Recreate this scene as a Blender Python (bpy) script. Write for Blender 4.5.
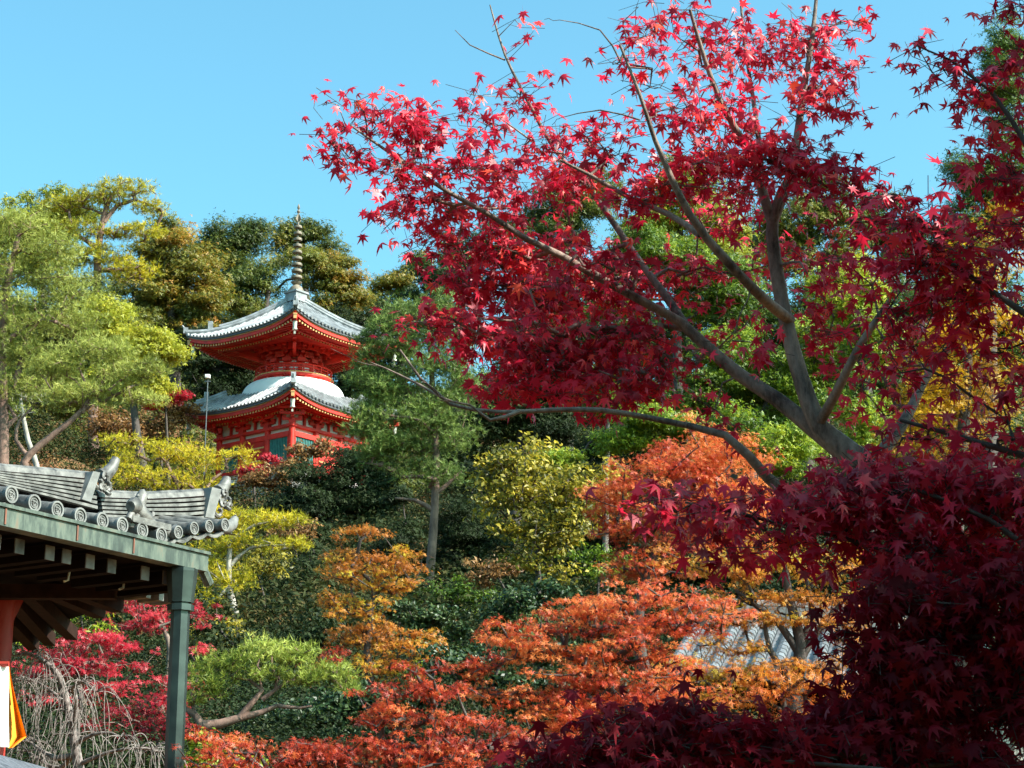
import bpy, math, random
import numpy as np
from mathutils import Vector, Matrix
PI = math.pi
R = math.radians
scene = bpy.context.scene
for o in list(bpy.data.objects): bpy.data.objects.remove(o)

# ------------------------------------------------------------------ camera
PITCH, FPX, CAMZ = R(15.1), 2000.0, 1.6
cd = bpy.data.cameras.new('camera'); cam = bpy.data.objects.new('camera', cd)
scene.collection.objects.link(cam)
cd.sensor_width = 36; cd.lens = FPX / 1024 * 36
cd.clip_start = 0.1; cd.clip_end = 3000
cam.location = (0, 0, CAMZ); cam.rotation_euler = (PI / 2 + PITCH, 0, 0)
scene.camera = cam
# ------------------------------------------------------------------ light
SUN_AZ, SUN_EL = R(110), R(37)          # azimuth clockwise from +Y
sd = Vector((math.sin(SUN_AZ) * math.cos(SUN_EL), math.cos(SUN_AZ) * math.cos(SUN_EL), math.sin(SUN_EL)))
ld = bpy.data.lights.new('sun', 'SUN'); ld.energy = 5.0; ld.angle = R(0.5); ld.color = (1, .955, .88)
lo = bpy.data.objects.new('sun', ld); scene.collection.objects.link(lo)
lo.rotation_euler = (-sd).to_track_quat('-Z', 'Y').to_euler()
w = bpy.data.worlds.new('World'); scene.world = w; w.use_nodes = True
nt = w.node_tree; bg = nt.nodes['Background']
sky = nt.nodes.new('ShaderNodeTexSky'); sky.sky_type = 'NISHITA'; sky.sun_disc = False
sky.sun_elevation = SUN_EL; sky.sun_rotation = SUN_AZ
sky.air_density = 1.0; sky.dust_density = 2.2; sky.ozone_density = 0.6
mixn = nt.nodes.new('ShaderNodeMix'); mixn.data_type = 'RGBA'; mixn.blend_type = 'MULTIPLY'
mixn.inputs[0].default_value = 1.0; mixn.inputs[7].default_value = (.84, 1.58, 1.50, 1)
nt.links.new(sky.outputs[0], mixn.inputs[6]); nt.links.new(mixn.outputs[2], bg.inputs[0])
bg.inputs[1].default_value = 0.094
scene.view_settings.view_transform = 'Standard'; scene.view_settings.look = 'None'
scene.view_settings.gamma = 1.0; scene.view_settings.use_curve_mapping = False
scene.view_settings.exposure = 1.15
cy = scene.cycles
cy.max_bounces = 6; cy.diffuse_bounces = 3; cy.glossy_bounces = 2; cy.transmission_bounces = 4
cy.transparent_max_bounces = 4; cy.caustics_reflective = False; cy.caustics_refractive = False
cy.use_adaptive_sampling = True; cy.adaptive_threshold = 0.02
cy.sample_clamp_indirect = 6

# ------------------------------------------------------------------ pixel rays
cp, sp = math.cos(PITCH), math.sin(PITCH)
def ray(px, py):
    u, v = (px - 512) / FPX, (384 - py) / FPX
    return np.array([u, cp - v * sp, sp + v * cp])
def P(px, py, Y):
    d = ray(px, py); return np.array([0, 0, CAMZ]) + d * (Y / d[1])
def mpp(Y): return Y * 1.03 / FPX          # metres per pixel
def smooth(x, a, b):
    t = np.clip((np.asarray(x, float) - a) / (b - a), 0, 1); return t * t * (3 - 2 * t)
_hy = [-60, 12, 30, 50, 70, 98, 114, 150, 175, 220, 420]
_hz = [0, 0, 4, 8.5, 13.5, 21.6, 24.2, 40, 46, 44, 30]
def H(x, y):
    x = np.asarray(x, float); y = np.asarray(y, float)
    h = np.interp(y, _hy, _hz)
    wgt = smooth(y, 30, 95)
    h = h + 4.5 * smooth(-x, 15, 27) * smooth(y, 70, 115) + 3.0 * smooth(x, 8, 30) * wgt
    h = h + wgt * .35 * (np.sin(x * .55 + y * .21) + np.sin(y * .43 - x * .17))
    return h

# ------------------------------------------------------------------ materials
def newmat(name):
    m = bpy.data.materials.new(name); m.use_nodes = True
    nt = m.node_tree; return m, nt, nt.nodes['Principled BSDF']
def ramp(nt, cols):
    r = nt.nodes.new('ShaderNodeValToRGB'); e = r.color_ramp.elements
    while len(e) < len(cols): e.new(.5)
    for i, (p, c) in enumerate(cols): e[i].position = p; e[i].color = (*c, 1)
    return r
def leafmat(name, cols, trans=.35, rough=.5, spec=.4, tboost=1.3):
    m, nt, b = newmat(name)
    at = nt.nodes.new('ShaderNodeAttribute'); at.attribute_name = 'tint'
    n = len(cols); r = ramp(nt, [(i / (n - 1), c) for i, c in enumerate(cols)])
    nt.links.new(at.outputs['Fac'], r.inputs[0]); nt.links.new(r.outputs[0], b.inputs['Base Color'])
    b.inputs['Roughness'].default_value = rough; b.inputs['Specular IOR Level'].default_value = spec
    t = nt.nodes.new('ShaderNodeBsdfTranslucent'); g = nt.nodes.new('ShaderNodeVectorMath'); g.operation = 'SCALE'
    g.inputs['Scale'].default_value = tboost
    nt.links.new(r.outputs[0], g.inputs[0]); nt.links.new(g.outputs[0], t.inputs[0])
    mx = nt.nodes.new('ShaderNodeMixShader'); mx.inputs[0].default_value = trans
    nt.links.new(b.outputs[0], mx.inputs[1]); nt.links.new(t.outputs[0], mx.inputs[2])
    nt.links.new(mx.outputs[0], nt.nodes['Material Output'].inputs[0])
    return m
def solid(name, col, rough=.6, metal=0, var=.25, scale=6.0, spec=.4, bump=0, col2=None, detail=6):
    m, nt, b = newmat(name)
    tc = nt.nodes.new('ShaderNodeTexCoord'); n = nt.nodes.new('ShaderNodeTexNoise')
    n.inputs['Scale'].default_value = scale; n.inputs['Detail'].default_value = detail
    nt.links.new(tc.outputs['Object'], n.inputs['Vector'])
    c2 = col2 or tuple(min(1, c * (1 + var)) for c in col)
    r = ramp(nt, [(.32, tuple(c * (1 - var) for c in col)), (.68, c2)])
    nt.links.new(n.outputs['Fac'], r.inputs[0]); nt.links.new(r.outputs[0], b.inputs['Base Color'])
    b.inputs['Roughness'].default_value = rough; b.inputs['Metallic'].default_value = metal
    b.inputs['Specular IOR Level'].default_value = spec
    if bump:
        bp = nt.nodes.new('ShaderNodeBump'); bp.inputs['Strength'].default_value = bump; bp.inputs['Distance'].default_value = .02
        nt.links.new(n.outputs['Fac'], bp.inputs['Height']); nt.links.new(bp.outputs[0], b.inputs['Normal'])
    return m
# ------------------------------------------------------------------ mesh building
def mesh_np(name, verts, faces, mat, tint=None, smoothf=False):
    """faces: list of (F,k) int arrays"""
    me = bpy.data.meshes.new(name); verts = np.ascontiguousarray(verts, np.float32)
    me.vertices.add(len(verts)); me.vertices.foreach_set('co', verts.ravel())
    li = np.concatenate([f.ravel() for f in faces]).astype(np.int32)
    tot = np.concatenate([np.full(len(f), f.shape[1], np.int32) for f in faces])
    st = np.concatenate([[0], np.cumsum(tot)[:-1]]).astype(np.int32)
    me.loops.add(len(li)); me.loops.foreach_set('vertex_index', li)
    me.polygons.add(len(tot)); me.polygons.foreach_set('loop_start', st); me.polygons.foreach_set('loop_total', tot)
    if smoothf: me.polygons.foreach_set('use_smooth', np.ones(len(tot), bool))
    if tint is not None:
        a = me.attributes.new('tint', 'FLOAT', 'FACE'); a.data.foreach_set('value', np.ascontiguousarray(tint, np.float32))
    for m in (mat if isinstance(mat, (list, tuple)) else [mat]): me.materials.append(m)
    me.update(calc_edges=True); me.validate()
    return me
def link(name, me, parent=None):
    o = bpy.data.objects.new(name, me); scene.collection.objects.link(o)
    if parent is not None: o.parent = parent
    return o
def empty(name, loc, label, cat, group=None, rz=0):
    o = bpy.data.objects.new(name, None); scene.collection.objects.link(o)
    o.location = loc; o.rotation_euler = (0, 0, rz); tag(o, label, cat, group); return o
def tag(o, label=None, cat=None, group=None, kind=None):
    if label: o['label'] = label
    if cat: o['category'] = cat
    if group: o['group'] = group
    if kind: o['kind'] = kind
    return o

class MB:
    """collects shapes into one mesh"""
    def __init__(s): s.v = []; s.f = {}; s.n = 0; s.fl = []
    def add(s, v, faces):
        v = np.asarray(v, float); s.v.append(v)
        for f in faces: s.fl.append([i + s.n for i in f])
        s.n += len(v)
    def box(s, c, d, rz=0, M=None):
        x, y, z = [t / 2 for t in d]
        v = np.array([[i, j, k] for i in (-x, x) for j in (-y, y) for k in (-z, z)])
        if rz: ca, sa = math.cos(rz), math.sin(rz); v = v @ np.array([[ca, sa, 0], [-sa, ca, 0], [0, 0, 1]])
        if M is not None: v = v @ np.array(M)
        s.add(v + np.array(c), [(0, 1, 3, 2), (4, 6, 7, 5), (0, 4, 5, 1), (2, 3, 7, 6), (0, 2, 6, 4), (1, 5, 7, 3)])
    def beam(s, a, b, w, h, up=(0, 0, 1)):
        a = np.array(a, float); b = np.array(b, float); t = b - a; t /= np.linalg.norm(t)
        sd_ = np.cross(t, up); sd_ /= np.linalg.norm(sd_); u = np.cross(sd_, t)
        v = [p + sd_ * i * w / 2 + u * j * h / 2 for p in (a, b) for i, j in ((-1, -1), (1, -1), (1, 1), (-1, 1))]
        s.add(v, [(0, 3, 2, 1), (4, 5, 6, 7), (0, 1, 5, 4), (1, 2, 6, 5), (2, 3, 7, 6), (3, 0, 4, 7)])
    def tube(s, pts, rad, n=8, cap=True):
        pts = np.asarray(pts, float); m = len(pts); rad = np.broadcast_to(rad, (m,))
        tg = np.gradient(pts, axis=0) if m > 2 else np.array([pts[1] - pts[0]] * 2)
        tg /= np.linalg.norm(tg, axis=1)[:, None] + 1e-9
        ref = np.array([0, 0, 1.]) if abs(tg[0][2]) < .9 else np.array([1., 0, 0])
        V = []; a = np.arange(n) * 2 * PI / n
        for i in range(m):
            x = np.cross(tg[i], ref); x /= np.linalg.norm(x) + 1e-9; y = np.cross(tg[i], x)
            V.append(pts[i] + rad[i] * (np.cos(a)[:, None] * x + np.sin(a)[:, None] * y)); ref = -y if False else ref
        F = [(i * n + j, i * n + (j + 1) % n, (i + 1) * n + (j + 1) % n, (i + 1) * n + j) for i in range(m - 1) for j in range(n)]
        if cap: F += [tuple(range(n - 1, -1, -1)), tuple((m - 1) * n + j for j in range(n))]
        s.add(np.concatenate(V), F)
    def lathe(s, prof, c=(0, 0, 0), n=32):
        a = np.arange(n) * 2 * PI / n
        V = np.array([[r * math.cos(t), r * math.sin(t), z] for r, z in prof for t in a]) + np.array(c)
        m = len(prof)
        F = [(i * n + j, i * n + (j + 1) % n, (i + 1) * n + (j + 1) % n, (i + 1) * n + j) for i in range(m - 1) for j in range(n)]
        F += [tuple(range(n - 1, -1, -1)), tuple((m - 1) * n + j for j in range(n))]
        s.add(V, F)
    def grid(s, G):
        G = np.asarray(G); a, b = G.shape[:2]
        s.add(G.reshape(-1, 3), [(i * b + j, i * b + j + 1, (i + 1) * b + j + 1, (i + 1) * b + j) for i in range(a - 1) for j in range(b - 1)])
    def prism(s, poly, off):
        p = np.asarray(poly, float); n = len(p); q = p + np.array(off)
        s.add(np.concatenate([p, q]), [tuple(range(n)), tuple(range(2 * n - 1, n - 1, -1))] + [(i, i + n, (i + 1) % n + n, (i + 1) % n) for i in range(n)])
    def build(s, name, mat, parent=None, sm=None):
        me = bpy.data.meshes.new(name)
        me.from_pydata(np.concatenate(s.v).tolist(), [], s.fl); me.materials.append(mat)
        if sm: 
            me.polygons.foreach_set('use_smooth', np.ones(len(me.polygons), bool)); me.set_sharp_from_angle(angle=sm)
        me.update(); return link(name, me, parent)

# ------------------------------------------------------------------ foliage
def nrm(v): return v / (np.linalg.norm(v, axis=-1, keepdims=True) + 1e-9)
def leaf_template(kind):
    """verts (K,3) with width about 1 in the xy plane, list of faces"""
    if kind == 'maple7':
        ang = np.radians([-128, -88, -45, 0, 45, 88, 128]); L = np.array([.3, .5, .62, .68, .62, .5, .3])
        v = [[0, -.06, 0]]; 
        nots = [-165] + [(-128 - 88) / 2, -66, -22, 22, 66, (128 + 88) / 2] + [165]
        nl = [.07, .16, .23, .27, .27, .23, .16, .07]
        for a_, l in zip(np.radians(nots), nl): v.append([math.sin(a_) * l, math.cos(a_) * l, -.01])
        for a_, l in zip(ang, L): v.append([math.sin(a_) * l, math.cos(a_) * l, -.13 * l - .05])
        v.append([.012, -.06, 0]); v.append([0, -.5, .12])
        f = [(0, 1 + i + 1, 9 + i, 1 + i) for i in range(7)] 
        return np.array(v), [np.array(f)], [np.array([(0, 17, 16)])]
    if kind == 'star5':
        v = [[0, 0, 0]]; 
        for k, (a_, l) in enumerate(zip(np.radians([-125, -62, 0, 62, 125]), [.38, .55, .62, .55, .38])):
            for da, ll in ((-.28, l * .42), (0, l), (.28, l * .42)):
                v.append([math.sin(a_ + da) * ll, math.cos(a_ + da) * ll, -.1 * ll])
        return np.array(v), [np.array([(0, 1 + 3 * k + 2, 1 + 3 * k + 1, 1 + 3 * k) for k in range(5)])], []
    if kind == 'tri3':
        v = [[0, 0, 0]]; f = []
        for k, a_ in enumerate(np.radians([-95, 0, 95])):
            for da, ll in ((-.5, .3), (0, .6), (.5, .3)): v.append([math.sin(a_ + da) * ll, math.cos(a_ + da) * ll, -.15 * ll])
            f.append((0, 3 + 3 * k, 2 + 3 * k, 1 + 3 * k))
        return np.array(v), [np.array(f)], []
    if kind == 'leaf':
        v = [[0, -.5, 0], [.3, 0, .06], [0, .5, -.05], [-.3, 0, .06]]
        return np.array(v), [], [np.array([(0, 1, 2), (0, 2, 3)])]
    if kind == 'blade':
        v = [[-.07, -.5, 0], [.07, -.5, 0], [.09, .1, .05], [0, .8, -.15], [-.09, .1, .05]]
        return np.array(v), [np.array([(0, 1, 2, 4)])], [np.array([(4, 2, 3)])]
    if kind == 'tuft':
        rg = np.random.default_rng(5); v = []; f = []
        for k in range(11):
            d = nrm(np.array([rg.normal(), rg.normal(), rg.uniform(.1, 1.3)])); s_ = nrm(np.cross(d, rg.normal(size=3))) * .035
            v += [list(-s_ * .8 + d * .05), list(s_ * .8 + d * .05), list(d * rg.uniform(.45, .62))]; f.append((3 * k, 3 * k + 1, 3 * k + 2))
        return np.array(v), [], [np.array(f)]
_T = {}
def leaves_mesh(name, pos, nor, size, kind, mat, tint, rng, axis=None):
    if kind not in _T: _T[kind] = leaf_template(kind)
    tv, q, t = _T[kind]
    n = len(pos); nor = nrm(nor)
    r = rng.normal(size=(n, 3)) if axis is None else axis + rng.normal(size=(n, 3)) * .45
    y = nrm(r - (r * nor).sum(1)[:, None] * nor); x = np.cross(y, nor)
    s = size[:, None, None]; curl = rng.uniform(-.6, 2.6, (n, 1, 1)); wid = rng.uniform(.62, 1.08, (n, 1, 1))
    if kind in ('maple7', 'star5'): tv = tv[None] * (1 + rng.normal(0, .13, (n, len(tv), 1)) * (np.linalg.norm(tv[:, :2], axis=1) > .3)[None, :, None])
    else: tv = tv[None]
    V = pos[:, None, :] + s * (tv[:, :, 0, None] * x[:, None] * wid + tv[:, :, 1, None] * y[:, None] + tv[:, :, 2, None] * nor[:, None] * curl)
    K = tv.shape[1]; base = (np.arange(n) * K)[:, None, None]
    faces = []; tt = []
    for arr in q + t:
        faces.append((arr[None] + base).reshape(-1, arr.shape[1])); tt.append(np.repeat(tint, len(arr)))
    return mesh_np(name, V.reshape(-1, 3), faces, mat, np.concatenate(tt))

def grow(paths, targets, rng, step=.5, tip=.006, powr=.5, jit=.12, arch=.12, maxr=.6):
    """paths: list of (pts,radii) given limbs; grows twigs to targets. returns list of (pts,radii)"""
    pos = []; rad = []; par = []
    out = []
    for pts, rr in paths:
        pts = np.asarray(pts, float); rr = np.asarray(rr, float)
        # resample
        P2 = []; R2 = []
        for i in range(len(pts) - 1):
            k = max(1, int(np.linalg.norm(pts[i + 1] - pts[i]) / step))
            for j in range(k):
                t = j / k
                p0 = pts[max(i - 1, 0)]; p1 = pts[i]; p2 = pts[i + 1]; p3 = pts[min(i + 2, len(pts) - 1)]
                P2.append(.5 * (2 * p1 + (p2 - p0) * t + (2 * p0 - 5 * p1 + 4 * p2 - p3) * t * t + (3 * p1 - p0 - 3 * p2 + p3) * t ** 3)); R2.append(rr[i] * (1 - t) + rr[i + 1] * t)
        P2.append(pts[-1]); R2.append(rr[-1])
        out.append((np.array(P2), np.array(R2)))
        for p_, r_ in zip(P2, R2): pos.append(p_); rad.append(r_); par.append(-1)
    nfix = len(pos)
    N = nfix + len(targets) * 40
    A = np.zeros((N, 3)); A[:nfix] = pos; n = nfix
    cnt = np.zeros(N); parent = -np.ones(N, int); chains = []
    if len(targets):
        d0 = np.min(np.linalg.norm(targets[:, None] - A[None, :nfix], axis=2), axis=1)
        for ti in np.argsort(d0):
            T = targets[ti]
            dv = T - A[:n]; d = np.linalg.norm(dv, axis=1)
            cost = d * (1 + .35 * (dv[:, 2] < 0)) 
            j = int(np.argmin(cost)); L = d[j]; k = min(38, max(1, int(L / step)))
            p0 = A[j]; side = rng.normal(size=3) * L * jit; side[2] = abs(side[2]) * .3 + arch * L
            ids = [j]
            prev = j
            for s_ in range(1, k + 1):
                t = s_ / k
                A[n] = p0 + (T - p0) * t + side * math.sin(PI * t) * (1 - .3 * t) + (rng.normal(size=3) * step * .10 if s_ < k else 0)
                parent[n] = prev; prev = n; ids.append(n); n += 1
            q = prev
            while q >= 0: cnt[q] += 1; q = parent[q]
            chains.append(ids)
    rr = tip * np.maximum(cnt, 1) ** powr; rr[:nfix] = np.array(rad) if nfix else 0
    for ids in chains:
        r_ = rr[ids].copy(); r_[0] = min(r_[0], r_[1] * 1.25) if len(r_) > 1 else r_[0]; r_[-1] *= .5
        if ids[0] < nfix: r_ = np.minimum(r_, rr[ids[0]] * .8)
        r_ = np.minimum(r_, maxr)
        out.append((A[ids], r_))
    return out
def tubes_mesh(name, paths, mat, big=.04, sm=True):
    V = []; F = []; n = 0
    for pts, rad in paths:
        m = len(pts)
        if m < 2: continue
        k = 8 if rad.max() > big else (5 if rad.max() > big * .3 else 3)
        tg = nrm(np.gradient(pts, axis=0)); mt = nrm(tg.mean(0)); ref = np.eye(3)[np.argmin(np.abs(mt))]
        x = nrm(np.cross(tg, ref)); y = np.cross(tg, x); a = np.arange(k) * 2 * PI / k
        W = pts[:, None] + rad[:, None, None] * (np.cos(a)[None, :, None] * x[:, None] + np.sin(a)[None, :, None] * y[:, None])
        V.append(W.reshape(-1, 3)); i = np.arange(m - 1)[:, None] * k; j = np.arange(k)[None]; j2 = (j + 1) % k
        F.append(np.stack([i + j, i + j2, i + k + j2, i + k + j], -1).reshape(-1, 4) + n); n += m * k
    return mesh_np(name, np.concatenate(V), [np.concatenate(F)], mat, smoothf=sm)
def sph(rng, n, p=.45):
    d = nrm(rng.normal(size=(n, 3))); return d * (rng.random(n) ** p)[:, None]

BARK = {}
def bark(kind):
    if kind not in BARK:
        c, c2 = {'grey': ((.11, .085, .07), (.26, .22, .19)), 'pine': ((.10, .055, .04), (.27, .16, .12)), 'dark': ((.035, .025, .02), (.09, .07, .06)),
                 'pale': ((.22, .19, .16), (.42, .38, .33)), 'maple': ((.045, .028, .02), (.33, .24, .19))}[kind]
        m, nt, b = newmat('bark_' + kind); tc = nt.nodes.new('ShaderNodeTexCoord'); mp = nt.nodes.new('ShaderNodeMapping')
        mp.inputs['Scale'].default_value = (1, 1, .35); n = nt.nodes.new('ShaderNodeTexNoise'); n.inputs['Scale'].default_value = 14 if kind != 'maple' else 26
        n.inputs['Detail'].default_value = 8; n.inputs['Roughness'].default_value = .7
        nt.links.new(tc.outputs['Object'], mp.inputs[0]); nt.links.new(mp.outputs[0], n.inputs['Vector'])
        r = ramp(nt, [(.3, c), (.7, c2)]); n2 = nt.nodes.new('ShaderNodeTexNoise'); n2.inputs['Scale'].default_value = 3.2; n2.inputs['Detail'].default_value = 5
        nt.links.new(tc.outputs['Object'], n2.inputs['Vector']); av = nt.nodes.new('ShaderNodeMath'); av.operation = 'MULTIPLY_ADD'; av.inputs[1].default_value = .5
        hf = nt.nodes.new('ShaderNodeMath'); hf.operation = 'MULTIPLY'; hf.inputs[1].default_value = .5; nt.links.new(n2.outputs['Fac'], hf.inputs[0])
        nt.links.new(n.outputs['Fac'], av.inputs[0]); nt.links.new(hf.outputs[0], av.inputs[2]); nt.links.new(av.outputs[0], r.inputs[0]); r.color_ramp.elements[0].position = .38; r.color_ramp.elements[1].position = .62
        nt.links.new(r.outputs[0], b.inputs['Base Color'])
        b.inputs['Roughness'].default_value = .85
        bp = nt.nodes.new('ShaderNodeBump'); bp.inputs['Strength'].default_value = .6; bp.inputs['Distance'].default_value = .02
        nt.links.new(n.outputs['Fac'], bp.inputs['Height']); nt.links.new(bp.outputs[0], b.inputs['Normal']); BARK[kind] = m
    return BARK[kind]
LM = {}
PAL = dict(
    olive=[(0.043, 0.064, 0.010), (0.102, 0.128, 0.017), (0.187, 0.187, 0.025), (0.272, 0.221, 0.034)],
    rusty=[(.07, .09, .015), (.17, .17, .02), (.30, .20, .02), (.42, .17, .02)],
    yellowgreen=[(.14, .16, .012), (.28, .29, .02), (.42, .40, .03), (.52, .42, .03)],
    lime=[(.035, .07, .006), (.11, .18, .010), (.26, .33, .018), (.48, .46, .03)],
    green=[(0.026, 0.053, 0.009), (0.053, 0.098, 0.013), (0.090, 0.150, 0.019), (0.150, 0.195, 0.022)],
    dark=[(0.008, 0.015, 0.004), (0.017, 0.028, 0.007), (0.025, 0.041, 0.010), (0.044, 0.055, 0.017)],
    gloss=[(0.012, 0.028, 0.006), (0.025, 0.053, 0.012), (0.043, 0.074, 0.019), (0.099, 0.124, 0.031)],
    pine=[(.12, .14, .025), (.25, .27, .045), (.37, .385, .08), (.50, .50, .13)],
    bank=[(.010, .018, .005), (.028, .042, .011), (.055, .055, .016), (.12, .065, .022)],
    pinegreen=[(.13, .17, .025), (.24, .29, .04), (.38, .42, .07), (.50, .52, .12)],
    pineblue=[(.07, .11, .03), (.14, .20, .045), (.21, .28, .06), (.30, .36, .09)],
    pineyellow=[(.28, .26, .02), (.46, .40, .02), (.62, .48, .02), (.72, .50, .03)],
    gold=[(.35, .16, .005), (.58, .32, .008), (.74, .44, .01), (.80, .52, .02)],
    oliveyellow=[(.08, .08, .01), (.24, .20, .02), (.44, .34, .03), (.60, .45, .05)],
    orange=[(.22, .03, .01), (.42, .07, .015), (.58, .14, .02), (.68, .26, .03)],
    orangeyel=[(.30, .10, .01), (.50, .15, .02), (.62, .27, .025), (.55, .42, .03)],
    vermilion=[(.16, .012, .010), (.42, .035, .015), (.62, .09, .025), (.75, .24, .06)],
    maroon_shaded=[(.07, .0015, .006), (.15, .003, .010), (.25, .006, .016), (.38, .015, .03)],  # red leaves darkened: shade of the lowest boughs put into the colour
    crimson=[(.20, .006, .012), (.42, .015, .03), (.55, .025, .05), (.62, .06, .07)],
    maroon=[(.22, .004, .016), (.42, .008, .030), (.70, .018, .055), (.85, .09, .04)],
    brown=[(.10, .05, .02), (.20, .10, .03), (.30, .15, .05), (.36, .20, .07)],
)
def lm(k):
    if k not in LM:
        kw = dict(trans=.35)
        if k == 'bank': kw = dict(trans=.2, rough=.7, spec=.15)
        if k in ('crimson', 'maroon', 'maroon_shaded'): kw = dict(trans=.35, rough=.42, spec=.45, tboost=1.6)
        if k == 'maroon_shaded': kw.update(spec=.18, rough=.55)
        if k == 'gloss': kw = dict(trans=.15, rough=.45, spec=.4)
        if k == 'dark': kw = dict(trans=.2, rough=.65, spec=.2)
        if k.startswith('pine'): kw = dict(trans=.2, spec=.3)
        LM[k] = leafmat('leaves_' + k, PAL[k], **kw)
    return LM[k]
NT = [0]; SPREAD = .86
KL = dict(tri3=2.6, star5=1.7, leaf=2.0, tuft=1.5, blade=1.6, maple7=1)
KD = dict(tri3=1.35, star5=1.3, leaf=1.3, tuft=1.25, blade=1.2, maple7=1)
def tree(name, label, cat, Y, base, blobs, pal='green', leaf='leaf', size=.2, cr=None, cover=3.0, flat=.75, cflat=.6, bk='dark', tr=.2,
         group=None, trunk=None, limbs=(), limb_r=None, tsh=0., seed=None, tip=None, base_z=None, up=.6, hollow=.42, foliage='crown', sag=0, dens=1., tstep=None, cl_lo=.55, gauss=False):
    """base=(px, py_or_None); blobs=[(px,py,rx,ry[,dY])] in photograph measures turned into ellipsoids standing at distance Y"""
    NT[0] += 1; rng = np.random.default_rng(seed or NT[0] * 7 + 3)
    bx, by = base; k = mpp(Y)
    size = size * dict(tuft=.68, tri3=.82, leaf=.85).get(leaf, 1)
    if trunk: b0 = P(trunk[0][0], trunk[0][1], Y)
    else: b0 = P(bx, by if by else 700, Y)
    gz = float(H(b0[0], Y))
    b = np.array([b0[0], Y, gz])
    root = empty(name, tuple(b), label, cat, group)
    C = []; Cs = []; CB = []
    for bi, bl in enumerate(blobs):
        c = P(bl[0], bl[1], Y + (bl[4] if len(bl) > 4 else 0)); rx, rz = bl[2] * k, bl[3] * k; ry = rx * (.75 if rx > 2 * rz else .9)
        r0 = cr or max(.25, min(rx, rz) * .38); r0 = min(r0, rz * .8 + .05)
        nc = int(max(4, 1.6 * (rx * ry + rx * rz + ry * rz) / r0 ** 2 * dens * KD[leaf]))
        if leaf == 'star5' or gauss:
            nc = int(nc * 1.25); d = np.clip(rng.normal(size=(nc, 3)) * .62, -1.35, 1.35) * np.array([rx, ry, rz]) * SPREAD
        else: d = sph(rng, nc, hollow) * np.array([rx - r0 * .6, ry - r0 * .6, rz - r0 * .5 * cflat]).clip(.02) * (1 + .12 * np.abs(rng.normal(size=(nc, 1))))
        C.append(c + d); Cs.append(r0 * rng.uniform(cl_lo, 1.25, nc)); CB.append(np.full(nc, bi))
    C = np.concatenate(C); Cs = np.concatenate(Cs)
    # leaves
    npc = np.maximum(4, (cover * KL[leaf] * 2.2 * (Cs / size) ** 2 * rng.uniform(.6, 1.3, len(Cs)))).astype(int)
    idx = np.repeat(np.arange(len(C)), npc); n = len(idx)
    u = sph(rng, n, .4) * (1 + .32 * rng.exponential(1, (n, 1)).clip(0, 1.7) * (rng.random((n, 1)) < .35)); u[:, 2] = np.where(u[:, 2] < -.35, u[:, 2] * .5, u[:, 2])
    pos = C[idx] + u * Cs[idx, None] * np.array([1, 1, cflat])
    if sag: pos[:, 2] -= sag * (u[:, :2] ** 2).sum(1) * Cs[idx]
    nor = rng.normal(size=(n, 3)) * .55 + u * .7 + np.array([.1, -.15, up])
    CBc = np.concatenate(CB); bt = rng.normal(0, .10, len(blobs))[CBc] * (1.7 if leaf == 'star5' else 1); ct = rng.normal(.0, .15, len(C)) + bt; tint = np.clip(.45 + tsh + ct[idx] + rng.normal(0, .16, n), 0, 1)
    sz = size * rng.uniform(.65, 1.25, n)
    me = leaves_mesh(foliage, (pos - b), nor, sz, leaf, lm(pal), tint, rng)
    link(foliage, me, root)
    # trunk + branches
    if trunk: tp = [P(x, y, Y) for x, y in trunk]; tp[0] = np.array([tp[0][0], Y, gz - .1]) if tp[0][2] < gz + 1.5 else tp[0]
    else:
        top = C[np.argmax(C[:, 2])]; mid = C.mean(0)
        tp = [b - [0, 0, .2], b * .5 + np.array([mid[0], mid[1], mid[2] * .9]) * .5 + rng.normal(size=3) * .25, mid * .9 + top * .1]
        tp[1][2] = b[2] + (mid[2] - b[2]) * .55
    if trunk and tp[0][2] > gz + .2: tp = [np.array([tp[0][0], Y, gz - .1])] + tp
    m = len(tp); rad = [tr * (1.15 - .75 * i / (m - 1)) for i in range(m)]
    paths = [(np.array(tp) - b, rad)]
    for li, L in enumerate(limbs):
        lr = limb_r[li] if limb_r else tr * .55
        pts = [P(q[0], q[1], Y + (q[2] if len(q) > 2 else 0)) for q in L]
        paths.append((np.array(pts) - b, [lr * (1 - .65 * i / (len(pts) - 1)) for i in range(len(pts))]))
    sub = C if len(C) < 420 else C[rng.choice(len(C), 420, replace=False)]
    br = grow(paths, sub - b, rng, step=tstep or max(.15, k * 10), tip=tip or max(.008, k * .35), maxr=tr * .5)
    link('trunk', tubes_mesh('trunk', br, bark(bk)), root)
    return root

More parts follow.
